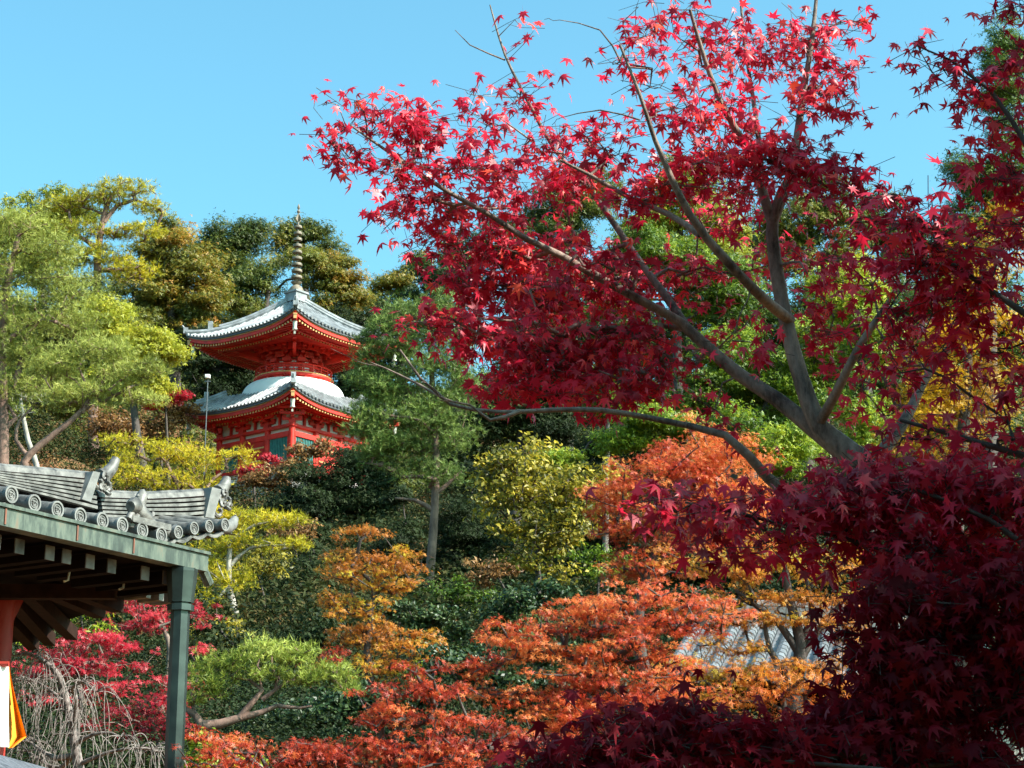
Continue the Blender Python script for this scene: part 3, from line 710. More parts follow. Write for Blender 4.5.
def ogre(slab, horn, orn, yl, par):
    g = MB(); p = np.array([V(*s3(*q), yl) for q in slab]); g.prism(p, (0, .30, 0)); sl = g.build('ogre_tile', M_rt2, par)
    h = np.array([V(*s3(*q), yl + .12) for q in horn]); g = MB(); g.tube(h, [.075, .07, .06, .045][:len(h)], 10); g.build('bird_rest_tile', M_rt, sl, R(40))
    rg = np.random.default_rng(4); g = MB()
    for (a, b, r) in orn:
        c = V(*s3(a, b), yl + .02)
        t = np.linspace(0, 1, 9); aa = t * 5 + rg.uniform(0, 6); rr = r * (1 - .8 * t)
        g.tube(np.stack([c[0] + rr * np.cos(aa), c[1] - .03 * t, c[2] + rr * np.sin(aa)], -1), .022, 6)
    g.build('scrollwork', M_rt, sl, R(50))
ogre([(398, 90), (428, 96), (388, 222), (350, 210)], [(425, 112), (455, 102), (478, 75), (494, 38)], [(440, 120, .07), (452, 150, .08), (430, 165, .07), (458, 180, .06), (420, 140, .06)], .45, r1_)
ogre([(905, 158), (945, 168), (912, 292), (876, 285)], [(930, 178), (950, 165), (962, 142), (968, 118)], [(950, 190, .07), (965, 215, .08), (945, 235, .08), (972, 245, .06), (930, 262, .06), (948, 212, .06)], .45, r2_)
# corner finial tiles
g = MB(); 
g.tube([V(*s3(a, b), .0) for a, b in ((690, 330), (712, 350), (740, 360), (752, 340), (745, 322))], [.05, .055, .05, .04, .03], 8); g.build('corner_tile', M_rt2, hall, R(50)); g = MB()
g.tube([V(*s3(a, b), .0) for a, b in ((930, 330), (965, 330), (990, 318), (1005, 290))], [.07, .075, .06, .035], 10); g.build('corner_tile', M_rt2, hall, R(50)); g = MB()
g.tube([V(*s3(a, b), .0) for a, b in ((655, 395), (690, 392), (720, 378))], [.03, .035, .02], 8)
g.build('corner_tile', M_rt2, hall, R(50))
# lion figure on the corner
def lion():
    g = MB(); L = lambda a, b, y=-.02: V(*s3(a, b), y)
    g.tube([L(640, 305), L(615, 290), L(590, 265), L(585, 235)], [.06, .085, .09, .07], 10)
    g.tube([L(590, 245), L(572, 235, -.06), L(556, 240, -.08)], [.06, .08, .05], 10)
    g.tube([L(595, 240), L(600, 210), L(608, 185), L(607, 168)], [.06, .06, .05, .02], 8)
    for a, b, c, d in ((565, 260, 548, 296), (590, 275, 572, 308), (620, 290, 600, 315), (640, 295, 655, 315)): g.tube([L(a, b), L((a + c) / 2, (b + d) / 2 - 3, -.06), L(c, d, -.07)], [.045, .035, .035], 7)
    g.tube([L(630, 290), L(650, 280), L(652, 265)], [.03, .03, .02], 6)
    for a, b in ((556, 225), (572, 215), (620, 205), (590, 200)): g.tube([L(a, b), L(a + 3, b - 12)], [.03, .012], 6)
    g.box(L(600, 318, .05), (.55, .3, .06)); g.tube([L(535, 312), L(560, 318)], [.035, .05], 8)
    me = g.build('guardian_lion_tile', M_rt, None, R(60)); me.location = tuple(O2); me.rotation_euler = (0, 0, g_ang)
    tag(me, 'small grey clay lion sitting on the tiles above the gutter end', 'roof figure')
lion()
# eave underside, gutter, rafters
gt = [V(a, b, -.12) for a, b in ((-60, 489), (196, 556))]; gb_ = [V(a, b, -.12) for a, b in ((-60, 505), (195, 573))]
x0, x1 = gt[0][0] - 1.5, gt[1][0]; zt = gt[1][2]; zb = gb_[1][2]
zt0 = gt[0][2]; 
print('gutter', x0, x1, zt, zt0, zb, gb_[0][2])
g = MB(); g.box(((x0 + x1) / 2, -.20, (zt + zb) / 2), (x1 - x0, .16, zt - zb)); g.box(((x0 + x1) / 2, -.205, zt + .008), (x1 - x0 + .01, .20, .03)); gu = g.build('copper_gutter', M_cop, hall)
for px in (5, 78, 135): 
    c = V(px, 530, -.29); g = MB(); g.box((c[0], -.284, (zt + zb) / 2), (.018, .012, zt - zb - .03)); g.build('gutter_seam', M_rust, gu)
g = MB(); cx = V(181, 600, -.2)[0]
g.lathe([(.15, zb - .01), (.15, zb - .04), (.125, zb - .30), (.122, zb - .34)], (cx, -.2, 0), 8); 
g.lathe([(.088, 0), (.092, zb - .33)], (cx, -.2, 0), 8)
g.lathe([(.11, zb - .42), (.13, zb - .42), (.13, zb - .36), (.11, zb - .36)], (cx, -.2, 0), 8); g.build('downpipe', M_cop2, hall)
g = MB(); g.tube([(x1 - .05, -.2, zb + .1), (x1 + .12, -.2, zb - .1)], .05, 8); g.build('overflow_spout', M_cop, hall)
CE = zb + .02                       # underside boards and far ceiling
def poly(name, pts, mat, par, th=.06):
    g = MB(); g.prism(np.array(pts), (0, 0, th)); return g.build(name, mat, par)
cpts = [ZP(-120, 500, CE), ZP(190, 566, CE), ZP(172, 582, CE), ZP(115, 604, CE), ZP(62, 622, CE), ZP(40, 640, CE), ZP(-120, 655, CE)]
cpts[0][1] = cpts[1][1] = -.1; cpts[0][0] = x0
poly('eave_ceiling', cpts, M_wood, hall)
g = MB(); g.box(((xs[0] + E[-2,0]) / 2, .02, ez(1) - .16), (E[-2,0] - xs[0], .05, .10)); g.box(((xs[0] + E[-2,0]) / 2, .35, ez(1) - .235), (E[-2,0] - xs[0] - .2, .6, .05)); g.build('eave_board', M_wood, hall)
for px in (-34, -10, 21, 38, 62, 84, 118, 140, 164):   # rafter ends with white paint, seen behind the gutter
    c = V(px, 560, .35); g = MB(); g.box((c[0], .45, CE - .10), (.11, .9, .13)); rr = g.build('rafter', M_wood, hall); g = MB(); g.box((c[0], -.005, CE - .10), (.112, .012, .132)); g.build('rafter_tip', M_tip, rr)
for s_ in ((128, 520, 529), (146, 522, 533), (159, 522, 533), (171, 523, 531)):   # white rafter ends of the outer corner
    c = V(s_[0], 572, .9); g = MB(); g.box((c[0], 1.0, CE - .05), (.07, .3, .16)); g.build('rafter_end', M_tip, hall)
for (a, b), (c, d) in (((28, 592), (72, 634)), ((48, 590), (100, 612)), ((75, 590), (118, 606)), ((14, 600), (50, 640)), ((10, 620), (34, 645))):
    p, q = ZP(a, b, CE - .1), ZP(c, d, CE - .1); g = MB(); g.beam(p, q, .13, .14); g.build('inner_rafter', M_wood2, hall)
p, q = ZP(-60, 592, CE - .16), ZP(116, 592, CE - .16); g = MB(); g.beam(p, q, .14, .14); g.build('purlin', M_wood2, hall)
for px, r0, r1 in ((70, 553, 580), (125, 562, 588)):
    a, b = V(px, r0, .4), V(px - 2, r1, .4); g = MB(); g.tube([a, (a + b) / 2 + [.02, 0, 0], b, b + [-.05, 0, -.02]], .012, 6); g.build('hanging_hook', M_bell, hall)
pc = ZP(2, 600, CE - .2); g = MB(); g.tube([(pc[0], pc[1], 0), (pc[0], pc[1], CE - .15)], .13, 20); g.prism([(pc[0] - .13, pc[1], CE - .6), (pc[0] + .12, pc[1], CE - .5), (pc[0] + .3, pc[1], CE - .16), (pc[0] - .13, pc[1], CE - .16)], (0, .08, 0)); g.build('pillar', M_pillar, hall, R(40))
# temple curtain: white cloth with an orange edge
def cloth(name, poly_rows, col, par, Yd=18.2):
    G = []
    for i, (pa, pb, row) in enumerate(poly_rows):
        r = []
        for j, t in enumerate(np.linspace(0, 1, 13)): p = P(pa + (pb - pa) * t, row, Yd + (pa + (pb - pa) * t - 2) * .0094 * .9 + .10 * math.sin(t * 9 + i * .3) * (i / len(poly_rows))); r.append(p)
        G.append(r)
    G = np.array(G); c0 = np.array([par.location.x, par.location.y, par.location.z]); g = MB(); g.grid(G - c0); g.grid(G[:, ::-1] - c0 + [0, .012, 0]); return g.build(name, col, par, R(60))
cu = empty('temple_curtain', tuple(P(2, 665, 18.2)), 'white temple curtain with a flared orange edge hanging by the red pillar', 'curtain')
M_cw = solid('white_cloth', (.80, .77, .72), .85, var=.04); M_co = solid('orange_cloth', (.75, .30, .02), .8, var=.12, scale=3)
rows = np.linspace(664, 747, 9)
cloth('white_panel', [(-40, 8.5 + .3 * math.sin(i), r) for i, r in enumerate(rows)], M_cw, cu)
cloth('orange_panel', [(7, 9 + 19 * ((r - 664) / 78) ** 1.3 if r < 742 else 12 , r if r < 742 else 748) for r in rows], M_co, cu, 18.3)
g = MB(); a_, b_ = P(-40, 664, 18.2), P(9, 664, 18.2); c0 = np.array(cu.location); g.tube([a_ - c0, b_ - c0], .025, 8); g.build('curtain_rod', M_pillar, cu)
# small board roof at the very bottom left
p = [P(-70, 738, 12.5), P(-10, 752, 13.5), P(62, 772, 15.5), P(62, 800, 13), P(-70, 800, 10.5)]
br = empty('lean_to_roof', (float(p[2][0]), float(p[2][1]), 0), 'low grey board roof edge at the bottom left under the curtain', 'roof')
g = MB(); c0 = np.array(br.location); g.prism(np.array(p) - c0, (0, 0, -.08)); g.build('board_roof', solid('grey_boards', (.10, .105, .12), .6, var=.5, scale=14), br)
g = MB(); 
for q in p[:3]: g.box((q[0] - c0[0] - .1, q[1] - c0[1] + .1, (q[2] - .1) / 2), (.1, .1, q[2] - .12))
g.build('post', M_wood, br)

# ================================================================== tiled roof, lower right
def small_hall():
    A_, B_ = P(672, 668, 30), P(935, 688, 30); Yr = 30; top0, top1 = P(700, 622, 33), P(940, 634, 33)
    c0 = np.array([float(A_[0]), Yr, float(H(A_[0], Yr))]); r = empty('tiled_hall', tuple(c0), 'low hall with silver grey tiled roof half hidden behind the orange maples, lower right', 'hall')
    g = MB(); L = np.linalg.norm(B_ - A_); n = int(L / .30)
    g.prism(np.array([A_, B_, top1, top0]) - c0 - [0, 0, .08], (0, 0, .05))
    for i in range(n + 1):
        t = i / n; a = A_ * (1 - t) + B_ * t - c0; b = top0 * (1 - t) + top1 * t - c0; g.tube([a, b], .085, 8)
        for u in np.linspace(0, 1, 15): c = a * (1 - u) + b * u; g.tube([c + [0, -.03, -.012], c + [0, .05, 0.]], .10, 8)
    g.build('roof', solid('hall_tile', (.15, .155, .165), .4, var=.35, scale=4), r, R(35))
    g = MB(); g.beam(top0 - c0 + [0, 0, .12], top1 - c0 + [0, 0, .12], .3, .34); g.tube([top0 - c0 + [0, 0, .32], top1 - c0 + [0, 0, .32]], .1, 8); g.build('ridge', M_rt2, r)
    g = MB(); m = (A_ + B_ + top0 + top1) / 4 - c0; g.box((m[0], m[1] + .9, A_[2] / 2 - c0[2] / 2 - .1), (L - .8, 2.6, A_[2] - c0[2])); g.build('wall', M_wood2, r)
small_hall()
def stone_lantern():
    q = P(984, 706, 12); gz = float(H(q[0], 12)); r = empty('stone_lantern', (q[0], 12, gz), 'pale stone lantern barely visible in the shade at the bottom right', 'lantern'); h = q[2] - gz
    g = MB(); g.lathe([(.28, -.1), (.28, .15), (.13, .25), (.11, h - .45), (.22, h - .32), (.24, h - .24)], n=6); g.build('post', M_stone, r)
    g = MB(); g.lathe([(.14, h - .24), (.14, h + .05)], n=6); g.build('light_box', M_stone, r)
    g = MB(); g.lathe([(.30, h + .05), (.28, h + .11), (.10, h + .24), (.04, h + .26), (.06, h + .33), (.01, h + .40)], n=6); g.build('cap', M_stone, r)
stone_lantern()

# ================================================================== trees
SK = 'trees on the ridge behind the pagoda'; RT = 'bright green trees behind the big maple'
# --- ridge
tree('broadleaf_tree', 'olive yellow tree on the ridge behind the left pines, at the left edge', 'tree', 138, (30, None), [(25, 225, 50, 26), (60, 215, 45, 25), (5, 260, 50, 40)], 'yellowgreen', 'tri3', .40, group=SK, tr=.4, tsh=-.1)
tree('broadleaf_tree', 'yellow olive tree with rusty patches between the tall pine and the dark rounded tree', 'tree', 128, (165, None), [(165, 255, 50, 38), (195, 290, 38, 50), (150, 300, 50, 45), (175, 335, 40, 40)], 'rusty', 'tri3', .36, group=SK, tr=.4, cr=1.0)
tree('broadleaf_tree', 'dark olive round-topped tree on the skyline left of the pagoda spire', 'tree', 150, (235, None), [(235, 240, 34, 24), (213, 250, 24, 22), (255, 235, 22, 20), (225, 275, 36, 30)], 'olive', 'tri3', .36, group=SK, tr=.4, tsh=-.28, cr=1.1)
tree('broadleaf_tree', 'pale olive domed tree just left of the spire, below the skyline', 'tree', 134, (255, None), [(262, 278, 32, 24), (240, 300, 30, 28), (300, 262, 28, 22)], 'olive', 'tri3', .34, group=SK, tr=.35, tsh=.05, cr=1.1)
tree('broadleaf_tree', 'olive and rust tree on the skyline directly behind the spire tip', 'tree', 146, (300, None), [(300, 236, 26, 22), (322, 250, 24, 26), (284, 245, 24, 24)], 'rusty', 'tri3', .36, group=SK, tr=.4, tsh=-.15, cr=1.0)
tree('broadleaf_tree', 'orange tinged tree sloping down to the sky gap right of the spire', 'tree', 136, (342, None), [(338, 270, 26, 32), (356, 292, 18, 24), (325, 300, 32, 32)], 'rusty', 'tri3', .34, group=SK, tr=.4, tsh=.05, cr=.9)
tree('broadleaf_tree', 'ochre and green tree in the dip of the skyline left of the maple tips', 'tree', 142, (400, None), [(395, 285, 30, 20), (418, 262, 20, 18), (375, 298, 20, 16)], 'rusty', 'tri3', .36, group=SK, tr=.35, cr=.9)
tree('broadleaf_tree', 'dark evergreen mass under the left tips of the red maple', 'tree', 132, (455, None), [(455, 262, 40, 36), (430, 300, 45, 36), (500, 240, 32, 30)], 'green', 'tri3', .36, group=SK, tr=.4, tsh=-.2)
tree('broadleaf_tree', 'olive green skyline tree seen through the middle of the red maple crown', 'tree', 122, (570, None), [(560, 215, 52, 46), (600, 190, 36, 30), (545, 270, 60, 50)], 'olive', 'tri3', .34, group=RT, tr=.4)
tree('broadleaf_tree', 'pale green domed tree left of the maple fork, topping the skyline', 'tree', 105, (680, None), [(680, 200, 58, 48), (650, 250, 50, 45), (715, 240, 40, 50)], 'yellowgreen', 'tri3', .30, group=RT, tr=.4, tsh=-.15, cr=1.0)
tree('broadleaf_tree', 'green tree right behind the forked maple trunk', 'tree', 112, (815, None), [(815, 205, 42, 42), (840, 235, 34, 46), (780, 250, 50, 55)], 'olive', 'tri3', .32, group=RT, tr=.4, tsh=.1)
tree('broadleaf_tree', 'dark olive tree on the skyline between the two red maples', 'tree', 124, (875, None), [(875, 222, 34, 34), (905, 240, 34, 36), (880, 300, 60, 50)], 'green', 'tri3', .34, group=RT, tr=.4)
tree('conifer', 'dark green conifer rising at the right edge behind red leaves', 'conifer', 84, (1000, None), [(965, 175, 28, 30), (1000, 95, 38, 62), (1010, 40, 22, 34), (975, 230, 40, 50), (1010, 190, 45, 60), (955, 270, 40, 50)], 'green', 'tri3', .20, tr=.45, tsh=.25, cr=.75)
for (nm, lab, Yd, bl, pl, ts) in (
    ('broadleaf_tree', 'mid green tree filling the slope behind the fork of the red maple', 98, [(600, 330, 60, 50), (540, 340, 50, 50), (660, 350, 60, 50), (600, 390, 60, 40)], 'green', 0),
    ('broadleaf_tree', 'green tree on the slope right of the red maple trunk', 96, [(730, 320, 60, 60), (800, 330, 60, 60), (770, 390, 70, 40)], 'green', .15),
    ('broadleaf_tree', 'green tree on the slope behind the golden tree at right', 92, [(880, 360, 60, 60), (950, 330, 60, 60), (930, 400, 70, 40), (1000, 330, 50, 60)], 'green', .0),
    ('broadleaf_tree', 'olive tree on the slope behind the left pines, at the left edge', 112, [(10, 330, 60, 50), (70, 320, 60, 50), (40, 380, 60, 40), (110, 340, 40, 40)], 'olive', .1)):
    tree(nm, lab, 'tree', Yd, (bl[0][0], None), bl, pl, 'tri3', .30, tr=.3, cr=.95, tsh=ts, group='trees filling the slope')
# --- middle left
tree('tall_pine', 'tall sparse pine with a bare orange trunk above the left pines', 'pine', 112, (97, None),
     [(95, 200, 36, 12), (125, 190, 34, 10), (65, 205, 28, 9), (150, 208, 22, 8), (75, 232, 36, 11), (135, 232, 34, 10), (100, 255, 38, 12), (60, 262, 30, 12), (128, 270, 34, 12)], 'pineyellow', 'tuft', .62, bk='pine', tr=.30, cover=1.6, cflat=.45, tsh=-.2,
     trunk=[(94, 452), (93, 400), (97, 300), (98, 255), (104, 215), (112, 195)], limbs=[[(98, 270), (118, 270), (145, 268)], [(99, 250), (85, 240), (68, 232)], [(104, 222), (118, 205), (135, 200), (152, 205)]])
tree('broadleaf_tree', 'bright yellow green tree beside the left pines, left of the upper pagoda roof', 'tree', 98, (140, None), [(140, 345, 42, 22), (165, 352, 26, 14), (120, 375, 42, 24), (150, 390, 34, 14), (110, 320, 40, 25)], 'yellowgreen', 'tri3', .26, tr=.25, tsh=.05, cr=.8)
tree('evergreen_tree', 'dark evergreen in the shade just left of the pagoda between its roofs', 'tree', 119, (215, None), [(212, 385, 36, 40), (245, 370, 30, 36), (200, 350, 30, 30)], 'dark', 'tri3', .30, tr=.35)
tree('evergreen_tree', 'dark evergreen filling the gap right of the pagoda dome', 'tree', 119, (365, None), [(350, 385, 34, 45), (390, 345, 34, 45), (400, 400, 36, 40), (345, 330, 24, 24)], 'dark', 'tri3', .30, tr=.35, tsh=.1)
tree('pine', 'large soft needled pine filling the left edge', 'pine', 66, (4, None),
     [(20, 225, 45, 22), (50, 250, 40, 22), (5, 270, 50, 28), (65, 285, 40, 24), (30, 315, 60, 26), (80, 325, 34, 20), (20, 350, 50, 22), (60, 385, 50, 22), (-10, 390, 45, 26), (100, 355, 32, 18)], 'pine', 'tuft', .40, bk='pine', tr=.22, cover=2.8, dens=1.1, cflat=.6, tsh=.05, cr=.62,
     trunk=[(2, 480), (3, 410), (2, 340), (8, 280), (20, 230)], limbs=[[(3, 345), (18, 332), (30, 325), (45, 318)], [(16, 380), (24, 352), (28, 332), (48, 315)], [(3, 430), (16, 418), (8, 405)]])
tree('pine', 'low spreading pine with a long curved dark limb just above the hall roof', 'pine', 62, (38, None),
     [(90, 395, 36, 14), (120, 375, 38, 16), (140, 398, 30, 12), (70, 400, 30, 14), (105, 350, 36, 18), (150, 370, 24, 12), (60, 370, 36, 18)], 'pine', 'tuft', .38, bk='pine', tr=.15, cover=3.0, dens=1.3, cflat=.5, tsh=0,
     trunk=[(28, 475), (24, 462), (40, 445), (62, 428), (82, 410), (94, 390)], limbs=[[(30, 458), (16, 440), (20, 420), (32, 408)], [(82, 412), (96, 398), (95, 388)]], cr=.6)
tree('pale_trunk_tree', 'slim pale leaning trunk with thin leaves on the left bank', 'tree', 78, (36, None), [(30, 395, 26, 12), (20, 410, 20, 10)], 'pine', 'tuft', .3, bk='pale', tr=.13, cover=1, trunk=[(38, 478), (28, 440), (22, 410), (20, 395)])
tree('rusty_shrub', 'rust and red shrub thicket on the bank left of the pagoda', 'shrub', 104, (150, None), [(140, 432, 42, 22), (185, 412, 28, 14), (165, 400, 26, 12), (110, 425, 30, 16)], 'brown', 'leaf', .24, tr=.1, cr=.6, tsh=.1, cover=2)
tree('red_maple', 'small red maple crown peeking over the yellow pines left of the pagoda', 'maple', 100, (160, None), [(175, 397, 22, 7), (150, 404, 16, 6)], 'crimson', 'tri3', .2, tr=.1, cr=.5, cover=2)
tree('yellow_pine', 'yellow needled pine spreading just above the hall roof', 'pine', 76, (165, None), [(125, 465, 30, 14), (155, 450, 34, 16), (185, 455, 32, 15), (215, 462, 30, 14), (245, 458, 22, 10), (150, 480, 46, 14), (200, 485, 40, 14), (120, 440, 26, 10)], 'pineyellow', 'tuft', .36, tr=.14, cover=1.8, cflat=.55, cr=.55, bk='pine')
tree('rusty_shrub', 'dull rusty orange bush against the lower right corner of the pagoda', 'shrub', 90, (290, None), [(285, 468, 28, 12), (305, 452, 22, 10), (270, 482, 30, 12), (325, 448, 16, 10)], 'brown', 'leaf', .22, tr=.1, cr=.55, tsh=.12, cover=2.2)
tree('red_maple', 'bright red maple spray at the foot of the pagoda wall', 'maple', 94, (250, None), [(252, 470, 18, 6), (270, 458, 12, 5)], 'crimson', 'tri3', .2, tr=.08, cr=.4, tsh=.2, cover=2.5)
tree('yellow_pine', 'yellow green pine with a pale slanting trunk right of the downpipe', 'pine', 48, (238, None),
     [(215, 515, 32, 15), (250, 520, 34, 13), (285, 520, 26, 10), (228, 545, 34, 14), (205, 572, 30, 16), (275, 545, 24, 9), (300, 545, 14, 8), (200, 600, 28, 12), (235, 582, 24, 12)], 'pineyellow', 'tuft', .30, bk='pale', tr=.10, dens=1.5, cover=2.2, cflat=.5, cr=.42, tsh=-.1,
     trunk=[(243, 660), (236, 615), (229, 585), (230, 545), (235, 515)], limbs=[[(231, 565), (250, 548), (285, 545)], [(232, 540), (255, 525), (285, 520)]])
# --- dark centre
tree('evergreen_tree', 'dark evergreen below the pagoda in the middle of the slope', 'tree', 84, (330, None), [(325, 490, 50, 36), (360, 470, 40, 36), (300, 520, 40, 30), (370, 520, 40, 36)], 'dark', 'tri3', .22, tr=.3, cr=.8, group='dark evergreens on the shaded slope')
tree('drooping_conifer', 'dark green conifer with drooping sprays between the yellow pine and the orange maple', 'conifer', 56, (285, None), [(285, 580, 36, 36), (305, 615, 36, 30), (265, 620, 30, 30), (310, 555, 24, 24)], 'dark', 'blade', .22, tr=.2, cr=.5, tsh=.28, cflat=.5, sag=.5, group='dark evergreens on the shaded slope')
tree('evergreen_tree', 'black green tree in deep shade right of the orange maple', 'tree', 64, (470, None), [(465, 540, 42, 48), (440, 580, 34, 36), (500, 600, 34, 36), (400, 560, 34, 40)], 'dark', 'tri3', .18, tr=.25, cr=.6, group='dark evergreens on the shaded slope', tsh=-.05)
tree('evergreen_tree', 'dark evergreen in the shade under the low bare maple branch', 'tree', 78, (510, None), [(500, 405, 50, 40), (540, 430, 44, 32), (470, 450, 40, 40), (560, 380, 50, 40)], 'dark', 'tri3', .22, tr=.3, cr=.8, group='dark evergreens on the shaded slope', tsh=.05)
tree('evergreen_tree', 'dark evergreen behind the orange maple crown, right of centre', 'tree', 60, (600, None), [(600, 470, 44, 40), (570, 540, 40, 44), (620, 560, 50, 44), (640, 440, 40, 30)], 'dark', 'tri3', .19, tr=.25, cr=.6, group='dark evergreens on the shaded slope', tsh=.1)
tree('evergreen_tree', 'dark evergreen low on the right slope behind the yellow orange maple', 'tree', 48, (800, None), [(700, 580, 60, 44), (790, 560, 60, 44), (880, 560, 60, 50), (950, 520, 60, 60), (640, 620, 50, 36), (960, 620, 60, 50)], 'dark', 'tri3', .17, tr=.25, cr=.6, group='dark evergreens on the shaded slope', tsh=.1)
tree('pine', 'soft green pine with a brown trunk in front of the right side of the pagoda', 'pine', 60, (428, None),
     [(420, 318, 38, 20), (366, 338, 16, 12), (362, 372, 16, 14), (385, 325, 26, 16), (368, 352, 18, 14), (372, 385, 26, 18), (362, 425, 22, 16), (440, 305, 26, 14), (450, 340, 40, 20), (395, 345, 36, 18), (430, 370, 55, 22), (385, 390, 34, 18), (460, 395, 36, 22), (415, 415, 50, 20), (375, 425, 30, 18), (450, 435, 36, 22), (374, 405, 26, 16), (388, 445, 30, 16), (400, 455, 40, 18), (430, 475, 38, 16), (370, 455, 20, 12)], 'pineblue', 'tuft', .36, bk='pine', tr=.15, cover=3.2, dens=1.4, cflat=.5, cr=.55,
     trunk=[(424, 640), (428, 590), (434, 520), (436, 450), (432, 380), (428, 320)], limbs=[[(433, 510), (415, 500), (395, 498)], [(434, 495), (450, 482), (462, 470)]])
tree('slim_trunk_tree', 'slim grey trunk rising behind the yellow shrubby tree', 'tree', 58, (607, None), [(607, 400, 30, 24), (590, 380, 28, 20)], 'lime', 'tri3', .17, bk='grey', tr=.09, trunk=[(605, 580), (606, 500), (608, 430), (604, 390)], tsh=.1)
SB = 'shrubs scattered over the shaded slope'
for (lab, Yd, bl, pl, lf, sz, ts) in (
    ('olive brown shrub left of the orange maple, halfway up the slope', 52, [(262, 560, 26, 14), (240, 575, 20, 12)], 'oliveyellow', 'leaf', .13, -.2),
    ('rust coloured shrub just below the dark evergreen under the pagoda', 66, [(300, 535, 20, 9), (280, 528, 16, 7)], 'brown', 'leaf', .16, .1),
    ('fresh green shrub right of the green pine trunk', 50, [(455, 590, 24, 12), (478, 600, 18, 10)], 'lime', 'leaf', .12, -.2),
    ('brown leaved shrub under the left side of the yellow green bushy tree', 47, [(500, 568, 24, 10), (482, 578, 16, 8)], 'brown', 'leaf', .12, .1),
    ('yellow green shrub at the foot of the slim grey trunk', 46, [(590, 560, 26, 12), (612, 570, 22, 10)], 'lime', 'leaf', .12, -.1),
    ('small reddish shrub between the cloud pruned pine and the orange maple', 37, [(330, 655, 16, 8), (318, 668, 14, 6)], 'vermilion', 'star5', .09, -.1),
    ('yellowing shrub right of the downpipe, below the yellow pine', 41, [(215, 628, 22, 10), (235, 640, 18, 8)], 'oliveyellow', 'leaf', .11, 0),
    ('green fern like shrub below the orange maple', 37, [(440, 662, 24, 8), (412, 672, 20, 7)], 'lime', 'blade', .2, -.2)):
    tree('shrub', lab, 'shrub', Yd, (bl[0][0], None), bl, pl, lf, sz, tr=.04, cr=.35, tsh=ts, cover=2, group=SB, gauss=True)
CG = 'tall dark cedars in the shade of the slope'
tree('cedar', 'dark cedar in the shade left of the orange maple top', 'cedar', 68, (315, None), [(315, 500, 16, 18), (310, 530, 24, 18), (318, 560, 28, 18), (310, 590, 32, 18)], 'dark', 'tri3', .2, tr=.16, cr=.5, cflat=.4, group=CG, tsh=.2, sag=.3)
tree('cedar', 'dark cedar standing between the orange maple and the green pine trunk', 'cedar', 70, (398, None), [(398, 500, 16, 18), (402, 530, 22, 18), (396, 562, 26, 18), (400, 592, 30, 18)], 'dark', 'tri3', .2, tr=.16, cr=.5, cflat=.4, group=CG, tsh=.1, sag=.3)
tree('cedar', 'dark cedar standing left of the yellow green bushy tree', 'cedar', 66, (470, None), [(468, 470, 16, 18), (472, 500, 22, 18), (466, 532, 26, 18), (470, 566, 30, 20)], 'dark', 'tri3', .2, tr=.16, cr=.5, cflat=.4, group=CG, tsh=.0, sag=.3)
tree('broadleaf_tree', 'olive tree low on the ridge behind the upper left corner of the pagoda roof', 'tree', 140, (200, None), [(205, 320, 44, 34), (250, 325, 44, 30), (170, 300, 40, 34), (330, 320, 40, 26), (385, 325, 40, 28)], 'olive', 'tri3', .36, group=SK, tr=.35, cr=1.1, tsh=-.1)
# --- bright greens right of centre
tree('broadleaf_tree', 'lime green tree seen through the gap left of the maple trunk', 'tree', 80, (690, None), [(650, 255, 44, 44), (700, 285, 46, 44), (735, 300, 40, 50), (615, 300, 36, 36)], 'lime', 'tri3', .23, tr=.3, cr=.75, group=RT, tsh=-.05)
tree('broadleaf_tree', 'lime green tree seen through the gaps below the red maple boughs', 'tree', 62, (740, None), [(740, 370, 50, 44), (690, 400, 50, 36), (790, 400, 46, 44), (830, 350, 50, 50)], 'lime', 'tri3', .19, tr=.25, cr=.6, group=RT, tsh=.0)
tree('broadleaf_tree', 'low lime green tree above the orange maple crown', 'tree', 52, (700, None), [(660, 425, 50, 24), (715, 435, 46, 30), (620, 440, 34, 20), (780, 450, 50, 30), (560, 465, 30, 14)], 'lime', 'tri3', .16, tr=.2, cr=.5, group=RT, tsh=.1)
tree('broadleaf_tree', 'yellow green tree glowing between the two maples at right', 'tree', 58, (860, None), [(850, 290, 46, 46), (870, 340, 40, 44), (850, 420, 44, 40)], 'lime', 'tri3', .18, tr=.25, cr=.6, group=RT, tsh=.22)
tree('golden_tree', 'golden yellow tree glowing through the red leaves at the right', 'tree', 40, (940, None), [(925, 395, 38, 34), (960, 420, 38, 36), (985, 300, 44, 50), (1005, 240, 32, 40), (905, 440, 30, 24), (940, 340, 40, 30), (1000, 390, 40, 50)], 'gold', 'star5', .12, tr=.2, cr=.45, bk='dark')
tree('yellow_shrub_tree', 'yellow green small-leaved bushy tree in the centre', 'tree', 44, (540, None), [(525, 475, 38, 26), (560, 490, 36, 28), (505, 505, 30, 26), (545, 525, 44, 28), (580, 515, 26, 24), (530, 555, 44, 20), (520, 452, 22, 10), (495, 470, 26, 16), (600, 480, 22, 18)], 'oliveyellow', 'leaf', .16, tr=.08, cr=.34, tsh=-.1, cover=1.3, gauss=True)
tree('laurel_bush', 'glossy green bush with light catching leaves under the yellow bushy tree', 'shrub', 38, (540, None), [(525, 600, 34, 18), (555, 590, 24, 14), (500, 615, 24, 14), (530, 630, 40, 18)], 'gloss', 'leaf', .12, tr=.06, cr=.32, tsh=.1, cover=2.4)
tree('laurel_bush', 'olive green glossy bush between the orange maple and the dark slope', 'shrub', 38, (430, None), [(430, 618, 34, 12), (455, 630, 22, 12), (410, 635, 30, 14), (470, 655, 28, 14), (395, 610, 20, 10)], 'gloss', 'leaf', .12, tr=.06, cr=.3, tsh=.22, cover=2.4)
